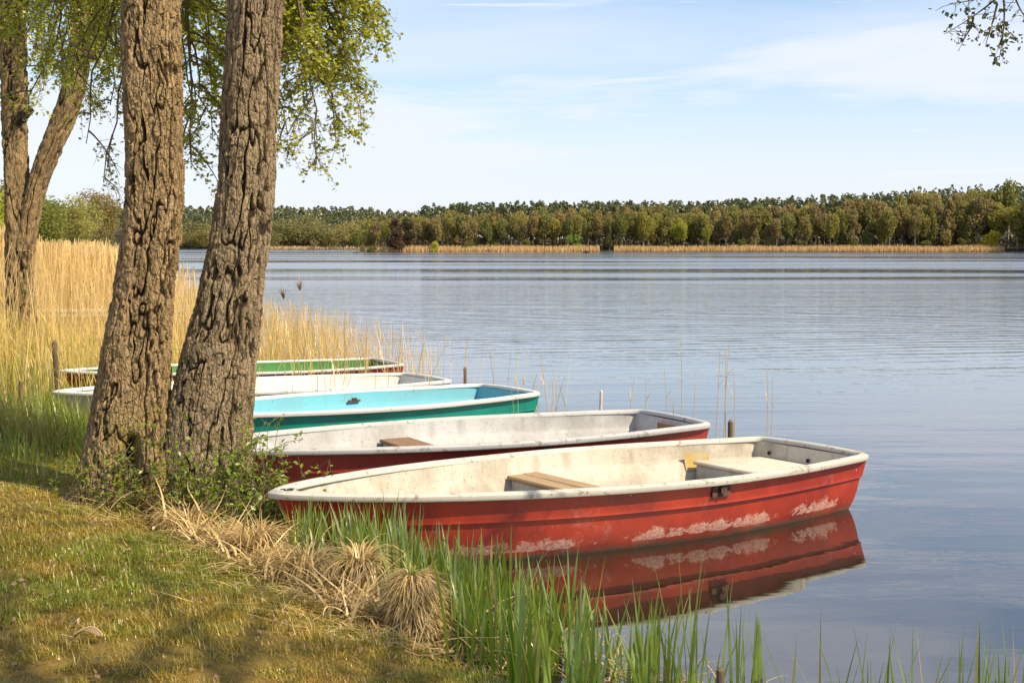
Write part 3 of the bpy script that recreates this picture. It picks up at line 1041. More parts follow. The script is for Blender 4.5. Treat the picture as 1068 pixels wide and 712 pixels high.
# shade tree on the bank to the right: its crown shades the lawn, one bough reaches into the picture
treeR = empty('alder_tree', (0, 0, 0))
tag(treeR, 'alder tree on the bank whose twig hangs into the open sky over the lake', 'tree', 'alder trees on the bank')
mb = MB()
gR = float(ground([4.3], [1.1])[0])
fR = bark_trunk(mb, [(4.3, 1.1, gR - .15, .27), (4.3, 1.1, gR + .5, .23), (4.4, 1.2, 3, .19), (4.55, 1.6, 6, .13), (4.6, 1.9, 9.5, .05)], 90, 3, .03, .08, 31, .03, (.075, .22), (gR, .3, .2))
mb.build('trunk', M['bark'], treeR, smooth=True)
mb = MB()
e0 = at(1052, -14, 7.9)
mb.tube(bez((4.5, 1.5, 5.0), (4.1, 5.4, 5.6), e0, 16), np.linspace(.04, .012, 16), 6)
for a_, b_, c_, Yd in [((1052, -14), (1030, 10), (985, 36), 7.9), ((1040, 4), (1036, 22), (1028, 46), 7.85), ((1046, -6), (1050, 20), (1042, 62), 7.8), ((1052, -14), (1020, 2), (990, 4), 8.0), ((1056, -10), (1062, 10), (1072, 22), 7.9),
                        ((1015, 18), (1014, 32), (1000, 46), 7.9), ((1040, 30), (1048, 40), (1054, 34), 7.8)]:
    p = bez(at(*a_, Yd), at(*b_, Yd + .05), at(*c_, Yd), 10)
    mb.tube(p, np.linspace(.007, .002, 10), 5)
    for k in range(9):
        q = p[rng.integers(2, 10)]
        d = rng.normal(0, 1, 3) + np.array([-.3, 0, -.6])
        d /= np.linalg.norm(d)
        ln = rng.uniform(.04, .13)
        mb.tube([q, q + d * ln * .5 + rng.normal(0, .006, 3), q + d * ln], [.0022, .0018, .0012], 4)
        m_ = rng.integers(2, 5)
        leaves(mb, q + d * ln * rng.uniform(.4, 1.1, m_)[:, None] + rng.normal(0, .01, (m_, 3)), rng.uniform(.022, .042, m_), 1, .4)
        if rng.random() < .35:                                # old alder cones
            for _ in range(3):
                s_ = q + d * ln + rng.normal(0, .018, 3)
                mb.tube([s_, s_ + (0, 0, -.006), s_ + (0, 0, -.012)], [.002, .0055, .002], 5)
high_crown(mb, fR, 28, 3.3, 4.9, 9.0, .075, .70, (.2, 1.7))
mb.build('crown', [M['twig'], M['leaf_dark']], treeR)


# ------------------------------------------------------------------ shrubs at the trunks
def shrub(label, spots, n_st, hgt, size, lv, name='bramble_shrub', spread=.25, group='leafy shrubs round the alder trunks'):
    root = empty(name, tuple(spots[0]))
    tag(root, label, 'shrub', group)
    st, lf = MB(), MB()
    o_ = np.array(spots[0])
    LP = []
    for k in range(n_st):
        b_ = np.array(spots[k % len(spots)]) - o_ + np.array([rng.normal(0, spread), rng.normal(0, spread * .5), 0])
        b_[2] = ground([b_[0] + o_[0]], [b_[1] + o_[1]])[0] - o_[2] - .02
        hh = hgt * rng.uniform(.45, 1.1)
        e = b_ + np.array([rng.normal(0, .16), rng.normal(0, .10), 1]) * hh
        p = bez(b_, (b_ + e) / 2 + rng.normal(0, .07, 3), e, 8)
        st.tube(p, np.linspace(.005, .0016, 8), 4)
        for j in range(9):
            q = p[rng.integers(1, 8)]
            d = rng.normal(0, 1, 3) + np.array([0, 0, .4])
            d *= rng.uniform(.05, .16) / np.linalg.norm(d)
            st.tube([q, q + d * .6, q + d], [.0025, .002, .0012], 3)
            m_ = rng.poisson(lv)
            if m_: LP.append(q + d * rng.uniform(.3, 1.1, (m_, 1)) + rng.normal(0, .018, (m_, 3)))
    LP = np.concatenate(LP)
    leaves(lf, LP, rng.uniform(.7, 1.35, len(LP)) * size, 0, .05, .65)
    st.build('stems', M['twig'], root)
    lf.build('foliage', M['shrub_leaf'], root)
    return root


def gp(px, py, Yd):
    p = at(px, py, Yd)
    p[2] = ground([p[0]], [p[1]])[0]
    return p


shrub('airy green shrub with thin upright sprays between the leaning alder and the boats', [gp(276, 520, 9.6), gp(262, 530, 9.6), gp(292, 520, 9.6)], 34, .82, .040, 3.2, spread=.12)
shrub('dense leafy bramble climbing the front of the leaning alder trunk', [gp(222, 540, 9.6), gp(208, 540, 9.65), gp(238, 540, 9.6)], 40, .80, .042, 4.0, spread=.16)
shrub('dark low bramble in the shade at the outer foot of the upright alder', [gp(100, 515, 10.05), gp(112, 520, 10.0), gp(124, 520, 9.95)], 34, .42, .038, 3.6, spread=.16)
shrub('small leafy bramble in the gap between the two alder feet', [gp(165, 530, 9.7), gp(180, 535, 9.65)], 20, .40, .036, 3.4, spread=.12)
shrub('bushy green shrub pressed against the bow of the dark red boat', [gp(262, 560, 9.3), gp(285, 560, 9.35)], 40, .56, .040, 4.0, spread=.13)


# ------------------------------------------------------------------ lawn, straw, iris, reeds
def scatter(n, x0, x1, y0, y1):
    return rng.uniform(x0, x1, n), rng.uniform(y0, y1, n)


tr_xy = np.array([[p[0], p[1], p[2]] for p in ((-2.95, YA, .34), (-2.28, YB, .36), (-7.7, YC, .4))])


def clear_trunks(x, y):
    k = np.ones(len(x), bool)
    for a, b_, r in tr_xy: k &= np.hypot(x - a, y - b_) > r
    return k


x, y = scatter(900000, -5.2, 3.0, 3.6, 13.5)
x2, y2 = scatter(60000, -9, 6, -2, 19)
x, y = np.concatenate([x, x2]), np.concatenate([y, y2])
d = shore_d(x, y)
k = (d > .12) & clear_trunks(x, y) & ((x > -.42 * y - .4) | (rng.random(len(x)) < .12)) & (x < .45 * y + .6)
k &= rng.random(len(x)) < np.clip(1.15 - .055 * y, .3, 1)
x, y, d = x[k], y[k], d[k]
P2 = np.stack([x, y], 1)
dry = sstep(.42, .62, fbm(P2 * 1.0, 4, 77) + .10 * sstep(1.0, .3, d)) * .70
dry = np.clip(dry + (fbm(P2 * 6.5, 3, 92) - .5) * 1.3, 0, 1)
thin = .5 * fbm(P2 * 2.6, 3, 91) + .5 * fbm(P2 * 9, 3, 93)
k = rng.random(len(x)) < .36 + .64 * sstep(.40, .56, thin)
x, y, d, dry = x[k], y[k], d[k], dry[k]
n = len(x)
g_ = ground(x, y)
tall = .55 + .5 * fbm(np.stack([x, y], 1) * 3, 3, 55) + .7 * sstep(.4, .65, fbm(np.stack([x, y], 1) * 9, 3, 93))
mb = MB()
ribbons(mb, np.stack([x, y, g_ - .006], 1), rng.uniform(0, 6.283, n), np.abs(rng.normal(.6, .4, n)), rng.uniform(.2, 1.3, n), rng.gamma(6, .0058, n) * tall, rng.uniform(.003, .0062, n), 2,
        a=np.clip(dry + rng.normal(0, .22, n) + .25 * (rng.random(n) < .18), 0, 1))
tag(mb.build('lawn_grass', M['lawn']), 'short dry lawn grass on the bank', 'grass', kind='stuff')
print('lawn blades', n)

# bits of dead leaf lying in the grass
x, y = scatter(2600, -4.2, 1, 4.5, 11)
k = shore_d(x, y) > .2
x, y = x[k], y[k]
mb = MB()
leaves(mb, np.stack([x, y, ground(x, y) + rng.uniform(.012, .03, len(x))], 1), rng.uniform(.012, .04, len(x)), 0, 0, .6)
tag(mb.build('leaf_litter', M['litter']), 'scattered bits of dead leaf in the lawn', 'leaf litter', kind='stuff')

# tall grass on the bank at the left
x, y = scatter(26000, -9.5, -2.6, 10.6, 24)
x2, y2 = scatter(3500, -5.1, -3.5, 13.0, 15.0)
x, y = np.concatenate([x, x2]), np.concatenate([y, y2])
d = shore_d(x, y)
P2 = np.stack([x, y], 1)
k = (d > -.5) & (d < 3.2) & clear_trunks(x, y) & ~in_boats(x, y) & (rng.random(len(x)) < sstep(.25, .5, fbm(P2 * .9, 3, 12)) * sstep(10.6, 13.2, y + .4 * d))
x, y, d = x[k], y[k], d[k]
n = len(x)
mb = MB()
ribbons(mb, np.stack([x, y, np.maximum(ground(x, y), 0) - .01], 1), rng.uniform(0, 6.283, n), np.abs(rng.normal(.12, .14, n)), rng.uniform(.1, 1.3, n), rng.uniform(.22, .62, n) * (.6 + .4 * sstep(11, 15, y)), rng.uniform(.005, .010, n), 4,
        a=np.clip(sstep(.5, .62, fbm(np.stack([x, y], 1) * 1.3, 3, 33)) * .8 + rng.normal(0, .2, n), 0, 1))
tag(mb.build('tall_grass', M['bank_grass']), 'tall green and straw-yellow grass on the bank behind the alders', 'grass', kind='stuff')

# dead straw along the edge of the lawn
S0 = np.array([(-2.75, 10.0), (-2.25, 9.75), (-1.85, 9.05), (-1.5, 8.55), (-1.12, 8.15), (-.82, 7.7), (-.58, 7.3), (-.35, 6.9)])


def along(pts, n, sd):
    t_ = rng.uniform(0, len(pts) - 1, n)
    i_ = np.minimum(t_.astype(int), len(pts) - 2)
    p = pts[i_] + (pts[i_ + 1] - pts[i_]) * (t_ - i_)[:, None]
    return p + rng.normal(0, sd, (n, 2))


gz = lambda a, b_: np.maximum(ground(a, b_), 0)
p = along(S0, 6000, .16)
k = (np.hypot(p[:, 0] + .5, p[:, 1] - 7.05) > .30) & clear_trunks(p[:, 0], p[:, 1]) & ~in_boats(p[:, 0], p[:, 1]) & (rng.random(len(p)) < .22 + .78 * sstep(.40, .58, fbm(p * 2.6, 3, 61)))
p = p[k]
n = len(p)
mb = MB()
ribbons(mb, np.stack([p[:, 0], p[:, 1], gz(p[:, 0], p[:, 1]) + rng.uniform(-.01, .08, n)], 1), rng.uniform(0, 6.283, n), rng.uniform(.5, 1.45, n), rng.uniform(.2, 1.6, n), rng.uniform(.12, .5, n), rng.uniform(.006, .016, n), 6, a=0, zclip=gz, wob=.16,
        twist=rng.normal(0, .5, n))
p = along(S0, 2600, .36)
k = clear_trunks(p[:, 0], p[:, 1]) & ~in_boats(p[:, 0], p[:, 1])
p = p[k]
n = len(p)
ribbons(mb, np.stack([p[:, 0], p[:, 1], gz(p[:, 0], p[:, 1]) + rng.uniform(.0, .02, n)], 1), rng.uniform(0, 6.283, n), rng.uniform(1.2, 1.6, n), rng.uniform(-.1, .5, n), rng.uniform(.06, .3, n), rng.uniform(.003, .008, n), 4, a=0, zclip=gz, wob=.2)
tag(mb.build('dry_straw', M['straw']), 'mat of dead straw-coloured grass along the edge of the bank', 'dry grass', kind='stuff')


def tussock(label, px, py, Yd, r, hgt, n, mat, curl=(1.4, 2.7), lng=(.3, .5), green=0, name='grass_tussock', dome=True):
    c = gp(px, py, Yd)
    c[2] = max(c[2], 0)
    root = empty(name, tuple(c))
    tag(root, label, 'grass tussock')
    if dome:
        mb = MB()
        u = np.linspace(0, math.pi / 2, 9)
        prof_ = [(r * .88 * math.cos(a) ** .7, hgt * .9 * math.sin(a)) for a in u]
        P_ = []
        for rr, zz in prof_:
            for k in range(18):
                a = k * math.pi / 9
                P_.append((rr * math.cos(a) * (1 + .06 * math.sin(3 * a)), rr * math.sin(a), zz - .03))
        F_ = [[q * 18 + k, q * 18 + (k + 1) % 18, q * 18 + 18 + (k + 1) % 18, q * 18 + 18 + k] for q in range(8) for k in range(18)]
        mb.add(P_, F_)
        mb.build('root_mound', M['straw_dull'], root)
    mb = MB()
    a = rng.uniform(0, 6.283, n)
    q = r * .55 * np.sqrt(rng.random(n))
    b_ = np.stack([q * np.cos(a), q * np.sin(a), hgt * (.78 if dome else .1) * np.ones(n) + rng.uniform(-.04, .03, n)], 1)
    ribbons(mb, b_, a + rng.normal(0, .35, n), rng.uniform(.25, .95, n), rng.uniform(*curl, n), rng.uniform(*lng, n), rng.uniform(.004, .009, n), 7, zclip=(lambda x_, y_: gz(x_ + c[0], y_ + c[1]) - c[2]), wob=.07)
    mb.build('dead_leaves', M[mat], root)
    if green:
        mb = MB()
        a = rng.uniform(0, 6.283, green)
        q = r * .5 * np.sqrt(rng.random(green))
        ribbons(mb, np.stack([q * np.cos(a), q * np.sin(a), np.full(green, hgt * .85)], 1), a, rng.uniform(.1, .7, green), rng.uniform(.2, 1.2, green), rng.uniform(.05, .14, green), rng.uniform(.003, .006, green), 3)
        mb.build('green_shoots', M['bank_grass'], root)
    return root


mop = gp(430, 680, 7.2)
mop[2] = max(mop[2], 0)
root = tag(empty('grass_tussock', tuple(mop)), 'rounded straw-coloured tussock like a mop among the green leaves, at the lawn corner', 'grass tussock')
mb = MB()
ph = np.linspace(0, math.pi / 2, 10)
P_ = [(.105 * math.sin(q) ** .7 * math.cos(a), .105 * math.sin(q) ** .7 * math.sin(a), -.05 + .37 * math.cos(q)) for q in ph for a in np.arange(18) * math.pi / 9]
mb.add(P_, [[q * 18 + k, q * 18 + (k + 1) % 18, q * 18 + 18 + (k + 1) % 18, q * 18 + 18 + k] for q in range(9) for k in range(18)])
mb.build('root_mound', M['straw_dull'], root)
n = 2200
q = rng.uniform(.05, 1.35, n)
a = rng.uniform(0, 6.283, n)
mb = MB()
bump_ = 1 + .16 * np.sin(3 * a + 1) + rng.normal(0, .07, n)
ribbons(mb, np.stack([.105 * np.sin(q) ** .7 * np.cos(a) * bump_, .105 * np.sin(q) ** .7 * np.sin(a) * bump_, -.05 + .385 * np.cos(q)], 1), a + rng.normal(0, .42, n), q * .75 + .75 + rng.normal(0, .17, n), 2.75 - (q * .75 + .75) + rng.normal(0, .24, n),
        rng.uniform(.06, .20, n) * (.6 + .5 * np.cos(q)), rng.uniform(.003, .008, n), 6, zclip=(lambda x_, y_: gz(x_ + mop[0], y_ + mop[1]) - mop[2]), wob=.10)
mb.build('dead_leaves', M['straw'], root)
n = 260
q = rng.uniform(0, .8, n)
a = rng.uniform(0, 6.283, n)
mb = MB()
ribbons(mb, np.stack([.11 * np.sin(q) * np.cos(a), .11 * np.sin(q) * np.sin(a), -.05 + .375 * np.cos(q)], 1), a, q * .8 + rng.uniform(-.1, .5, n), rng.uniform(.2, 1.4, n), rng.uniform(.03, .10, n), rng.uniform(.003, .006, n), 3)
mb.build('green_shoots', M['bank_grass'], root)
tussock('tall narrow bundle of dead stalks left of the rounded tussock', 375, 645, 7.75, .09, .34, 220, 'straw', (1.9, 2.7), (.20, .38), 0)
tussock('sprawling heap of dead blades beside the bow of the bright red boat', 322, 628, 8.15, .17, .17, 300, 'straw', (1.4, 2.8), (.16, .36), 0)
tussock('arching dead tussock in the middle of the straw edge', 268, 600, 8.65, .16, .18, 280, 'straw', (1.3, 2.6), (.18, .38), 0)
tussock('dead tussock at the foot of the leaning alder', 196, 565, 9.25, .17, .13, 240, 'straw', (1.3, 2.6), (.18, .36), 0)

# iris leaves: the belt in front of the boats
S1 = np.array([(-1.60, 9.05), (-1.22, 8.65), (-.82, 8.25), (-.45, 7.9), (-.08, 7.55), (.22, 7.15), (.48, 6.8), (.72, 6.45)])
S1b = np.array([(-.35, 7.2), (.02, 6.65), (.32, 6.15), (.62, 5.8)])
c_ = np.concatenate([along(S1, 330, .17), along(S1b, 80, .14)])
n_ = rng.integers(4, 9, len(c_))
p = np.repeat(c_, n_, 0) + rng.normal(0, .035, (n_.sum(), 2))
k = ~in_boats(p[:, 0], p[:, 1], .03) & (p[:, 0] > -1.36) & (shore_d(p[:, 0], p[:, 1]) < .32) & (np.repeat(rng.random(len(c_)), n_) < np.clip(.95 - .70 * (p[:, 0] + .6), .20, 1)) & (np.hypot(p[:, 0] - mop[0], p[:, 1] - mop[1] + .25) > .30)
p = p[k]
n = len(p)
mb = MB()
ln = rng.uniform(.34, .70, n) * (.8 + .4 * fbm(p * 3, 2, 71)) * np.clip(1.0 - .16 * (p[:, 0] + .3), .75, 1.05) * np.clip(1.0 + .42 * (p[:, 0] + .75), .68, 1)
ribbons(mb, np.stack([p[:, 0], p[:, 1], np.maximum(ground(p[:, 0], p[:, 1]), -.12) - .02], 1), rng.uniform(0, 6.283, n), np.abs(rng.normal(.06, .08, n)), np.abs(rng.normal(.1, .22, n)), ln, rng.uniform(.010, .024, n), 6,
        a=(rng.random(n) < .14) * rng.uniform(.3, 1, n), prof=np.array([.8, .95, 1, .95, .8, .5, .03]))
p = along(S1, 500, .2)                                          # dead bent leaves among them
k = ~in_boats(p[:, 0], p[:, 1], .0)
p = p[k]
n = len(p)
ribbons(mb, np.stack([p[:, 0], p[:, 1], np.maximum(ground(p[:, 0], p[:, 1]), 0) - .01], 1), rng.uniform(0, 6.283, n), rng.uniform(.3, 1.2, n), rng.uniform(.6, 2.0, n), rng.uniform(.12, .40, n), rng.uniform(.004, .010, n), 6, a=rng.uniform(.8, 1, n), m=1, zclip=gz, wob=.12)
tag(mb.build('iris_leaves', [M['iris'], M['straw']]), 'belt of upright green iris leaves at the water edge before the red boat', 'iris leaves', kind='stuff')


def iris_clump(label, px, Yd, n, hgt, spread=.05):
    p0 = at(px, 600, Yd)
    c = np.array([p0[0], Yd, 0.0])
    root = empty('iris_clump', tuple(c))
    tag(root, label, 'iris', 'iris clumps standing in the water along the bottom edge')
    n = int(n * 1.9)
    mb = MB()
    b_ = rng.normal(0, spread * 1.25, (n, 2))
    ribbons(mb, np.stack([b_[:, 0], b_[:, 1], np.full(n, -.25)], 1), rng.uniform(0, 6.283, n), np.abs(rng.normal(.05, .09, n)), np.abs(rng.normal(.08, .18, n)), .25 + (hgt + .15) * rng.uniform(.68, 1.06, n), rng.uniform(.010, .019, n), 6,
            a=(rng.random(n) < .1) * 1.0, prof=np.array([.8, .95, 1, .95, .8, .5, .03]))
    mb.build('leaves', M['iris'], root)


for lab, px, Yd, n, hh, sp_ in [
    ('tallest iris clump in open water, below the reflection of the red boat', 722, 6.2, 7, .60, .03),
    ('small loose iris clump just right of the tallest one', 775, 5.75, 5, .56, .04),
    ('iris clump standing against the right end of the green belt', 690, 6.35, 9, .44, .06),
    ('lone trio of iris leaves at the bottom edge amid dark water', 858, 5.45, 3, .54, .02),
    ('iris clump of short leaves at the bottom edge right of the lone pair', 895, 5.35, 6, .54, .05),
    ('iris clump with leaves fanned out, near the last but two at the bottom edge', 955, 5.25, 6, .55, .05),
    ('single upright iris plant with one tall blade towards the bottom corner', 1000, 5.25, 6, .57, .05),
    ('iris clump spreading widely between the tall blade and the corner', 1035, 5.2, 8, .52, .06),
    ('iris clump in the bottom corner of the water', 1064, 5.2, 7, .55, .05),
    ('sparse short iris clump rising barely above the bottom edge', 820, 5.4, 4, .46, .04)]:
    iris_clump(lab, px, Yd, n, hh, sp_)

# reeds: tall dense bed at the left, lower and thinner towards the boats
mb = MB()
x, y = scatter(60000, -30, -1.0, 33, 62)
d = shore_d(x, y)
k = (d < 2.0) & (d > -4.6) & (rng.random(len(x)) < sstep(-4.8, -2.0, d) * .8 + .03)
x, y, d = x[k][:24000], y[k][:24000], d[k][:24000]
n = len(x)
hh = (2.25 + .5 * (fbm(np.stack([x, y], 1) * .5, 3, 14) - .5)) * rng.uniform(.75, 1.08, n) * (1 - .35 * sstep(-2.5, -5, d))
P = ribbons(mb, np.stack([x, y, np.maximum(ground(x, y), -.3)], 1), rng.uniform(0, 6.283, n), np.abs(rng.normal(0, .05, n)), np.abs(rng.normal(0, .12, n)), hh + .1, rng.uniform(.010, .018, n), 4, a=0, twist=rng.uniform(0, 3, n), prof=np.array([.8, .8, .8, 1, 1.4]))
q = P[:, 2] + (P[:, 3] - P[:, 2]) * rng.random((n, 1))
ribbons(mb, q, rng.normal(.3, 1.2, n), rng.uniform(.3, .8, n), rng.uniform(.2, 1.2, n), rng.uniform(.25, .5, n), rng.uniform(.010, .018, n), 3, a=0)
# middle bed
x, y = scatter(90000, -13, 1.5, 15.2, 34)
d = shore_d(x, y)
k = (d < 2.2) & (d > -6.2) & ~in_boats(x, y, .04)
dens = sstep(-5.8, -1.0, d) * (.35 + .65 * sstep(17, 22, y)) * (.25 + sstep(.3, .6, fbm(np.stack([x, y], 1) * .8, 3, 44)))
k &= rng.random(len(x)) < dens * .80
x, y, d = x[k], y[k], d[k]
n = len(x)
low = (rng.random(n) < np.where(d > -2.2, .90, .66)) & (d > -3.4)
hh = np.where(low, rng.uniform(.4, .95, n) * np.where(y > 21, .62, 1), np.clip(1.85 + .20 * d, .5, 1.8) * rng.uniform(.7, 1.12, n))
grn = np.where(low, np.clip(rng.normal(.45, .35, n), 0, 1), rng.random(n) < .06)
P = ribbons(mb, np.stack([x, y, np.maximum(ground(x, y), -.3)], 1), rng.uniform(0, 6.283, n), np.abs(rng.normal(0, .08, n)), np.abs(rng.normal(0, .22, n)), hh + np.where(d < 0, .25, .05), rng.uniform(.007, .012, n), 4, a=grn, twist=rng.uniform(0, 3, n), prof=np.array([.9, .9, .8, .7, .5]))
k = rng.random(n) < .6
q = P[k, 1] + (P[k, 3] - P[k, 1]) * rng.random((k.sum(), 1))
nn = int(k.sum())
ribbons(mb, q, rng.uniform(0, 6.283, nn), rng.uniform(.2, .8, nn), rng.uniform(.2, 1.3, nn), rng.uniform(.15, .4, nn), rng.uniform(.007, .013, nn), 3, a=grn[k])
tag(mb.build('reed_bed', M['reed']), 'golden dry reed bed at the left behind the tree trunks', 'reeds', kind='stuff')

# lone reed stalks standing in the water behind the boats
lone = [(564, 368, 577, 14.6), (577, 384, 578, 14.6), (662, 392, 657, 14.8), (673, 393, 668, 14.8), (693, 384, 693, 14.4), (711, 350, 712, 14.2), (703, 414, 703, 14.2), (725, 399, 724, 14.2), (751, 366, 744, 13.8), (757, 366, 753, 13.8),
        (761, 352, 758, 13.8), (765, 386, 763, 13.9), (800, 386, 798, 13.6), (806, 392, 801, 13.6), (312, 285, 318, 22), (295, 294, 300, 21)]
where = ['left of the pair by the turquoise stern', 'right of the pair by the turquoise stern', 'first of two short ones over the red boat', 'second of two short ones over the red boat', 'bent tip over the dark red stern',
         'tallest over the dark red stern', 'shortest over the dark red stern', 'straight one nearest the dark red stern corner', 'left edge of the bunch by the brown stake', 'bent one in the bunch by the brown stake',
         'tallest in the bunch by the brown stake', 'short one rising beside the brown stake', 'left of the pair behind the bright red boat', 'right of the pair behind the bright red boat', 'dark plumed one far out beside the leaning alder', 'dark tipped one close to the leaning alder']
for (px, py, pb, Yd), wh in zip(lone, where):
    a_ = at(pb, 470, Yd)
    a_[2] = -.2
    b_ = at(px, py, Yd)
    root = tag(empty('reed_stalk', tuple(a_)), 'thin dry reed stalk in the water, ' + wh, 'reed', 'lone reed stalks in the water behind the boats')
    mb = MB()
    p = bez((0, 0, 0), (b_ - a_) * .5 + np.array([rng.normal(0, .03), 0, 0]), b_ - a_, 8)
    mb.tube(p, np.linspace(.0065, .003, 8), 5)
    mb.build('stem', M['reed_pale'], root)
    mb = MB()
    if Yd > 20:
        ribbons(mb, np.repeat(p[-2:-1], 14, 0), rng.uniform(0, 6.28, 14), rng.uniform(.1, .6, 14), rng.uniform(0, .8, 14), .18, .02, 3)
        mb.build('plume', M['litter'], root)
    else:
        ribbons(mb, p[[5]], rng.uniform(0, 6.28, 1), rng.uniform(.2, .6, 1), rng.uniform(.3, 1.6, 1), .18, .009, 4)
        mb.build('leaf', M['reed_pale'], root)


# ------------------------------------------------------------------ stakes, jetty, small things
def stake(label, px, py_top, Yd, wpx, lean=0.0, flat=1.0, mat='post_wood', base=None):
    tp = at(px, py_top, Yd)
    g = float(ground([tp[0]], [Yd])[0])
    b_ = np.array([tp[0] - lean, Yd, min(g, 0) - .3 if g < .05 else g - .2])
    r = wpx / 2 * Yd / FOC
    root = empty('mooring_stake', tuple(b_))
    tag(root, label, 'stake', 'wooden stakes along the shore')
    n = 9
    p = np.linspace(0, 1, n)[:, None] * (tp - b_)[None]
    p[1:-1] += rng.normal(0, r * .12, (n - 2, 3))
    mb = MB()
    rad = np.linspace(r, r * .85, n)
    mb.tube(p, rad, 10)
    ang = np.arange(10) * 2 * math.pi / 10
    top = p[-1] + np.stack([np.cos(ang) * r * .85, np.sin(ang) * r * .85, rng.uniform(-.02, .03, 10)], 1)
    mb.tube([p[-1], p[-1] + np.array([r * .15, 0, r * .5]), p[-1] + np.array([r * .2, 0, r * .8])], [r * .85, r * .55, .002], 10)
    o = mb.build('post', M[mat], root, smooth=True, sharp=.6)
    if flat != 1: o.scale = (1, flat, 1)
    return root


stake('round brown stake in the water right of the dark red stern', 762, 440, 13.9, 7)
stake('thin pale stake behind the dark red boat', 627, 408, 15.2, 3.6, .02, 1, 'jetty_wood')
stake('dark thin stake behind the white stern', 485, 384, 17.2, 4.2, -.02)
stake('weathered brown board stuck upright in the reeds at the bow of the white boat', 57, 357, 16.2, 7, -.06, .5)
stake('short grey post almost hidden in the tall grass', 22, 398, 15.0, 5.5, .02)
stake('stubby brown stake poking out at the bottom edge of the water', 751, 699, 5.7, 10)

jt = empty('jetty', (-9.1, 32.6, .12), R(2))
tag(jt, 'low pale wooden jetty running through the reeds behind the alder trunks', 'jetty')
mb = MB()
for q in range(26):
    mb.box((-2.1 + q * .155, 0, .47), (.147, .9, .035))
mb.build('deck', M['jetty_wood'], jt)
mb = MB()
for s_ in (-1, 1): mb.box((-.15, s_ * .40, .40), (4.1, .06, .10))
mb.build('beam', M['jetty_wood'], jt)
for px in (-1.9, -.4, 1.2):
    for s_ in (-1, 1):
        mb = MB()
        mb.tube([(px, s_ * .36, -.9), (px, s_ * .36, .35)], .05, 8)
        mb.build('post', M['post_wood'], jt)

# a curled dry leaf on the lawn
p0 = gp(92, 678, 6.05)
dl = empty('dry_leaf', (p0[0], p0[1], p0[2] + .02), R(-8))
tag(dl, 'large curled dry leaf with a pale edge lying on the lawn', 'leaf')
u = np.linspace(-1, 1, 15)
V = []
for k in u:
    ww = .030 * (1 - k ** 2) ** .6 + .002
    for j in (-1, -.4, .3, 1):
        V.append((k * .062, j * ww, .030 * (1 - k * k) + .010 * j * j + .004))
mb = MB()
mb.add(V, [[q * 4 + j, q * 4 + j + 1, q * 4 + j + 5, q * 4 + j + 4] for q in range(14) for j in range(3)])
mb.build('blade', M['litter'], dl, smooth=True)
mb = MB()
mb.tube([(k * .064, .030 * (1 - k ** 2) ** .6 + .003, .030 * (1 - k * k) + .016) for k in u], .0028, 6)
mb.tube([(-.064 - .02 * q, .0, .006 + .004 * q) for q in range(4)], .002, 6)
mb.build('pale_rib', M['reed_pale'], dl)

# small boat far out
p0 = atz(607, 263.6, 0)
fb = empty('far_boat', (p0[0], p0[1], 0), .05)
tag(fb, 'tiny dark boat out on the lake in front of the far reeds', 'boat')
wq, hq = boat_shape(1.9, .42, .32, .30, .22, .24)
mb = MB()
loft(mb, wq, hq, 1.9, .42, [(.0, 1, 0), (.04, .5, 0), (.1, None, -.04), (.4, None, -.08)], np.linspace(.001, 1, 20))
mb.build('hull', M['hole'], fb)
mb = MB()
loft(mb, wq, hq, 1.9, .42, [(.02, .98, 0), (.08, .4, 0), (.4, None, .05)], np.linspace(.03, .98, 20))
mb.build('inner_shell', M['post_wood'], fb)
mb = MB()
mb.box((1.05, 0, .24), (.3, .7, .05))
mb.box((1.05, 0, .36), (.45, .34, .20))
mb.build('cargo', M['hole'], fb)

# ------------------------------------------------------------------ far shore
FG = np.random.default_rng(5)


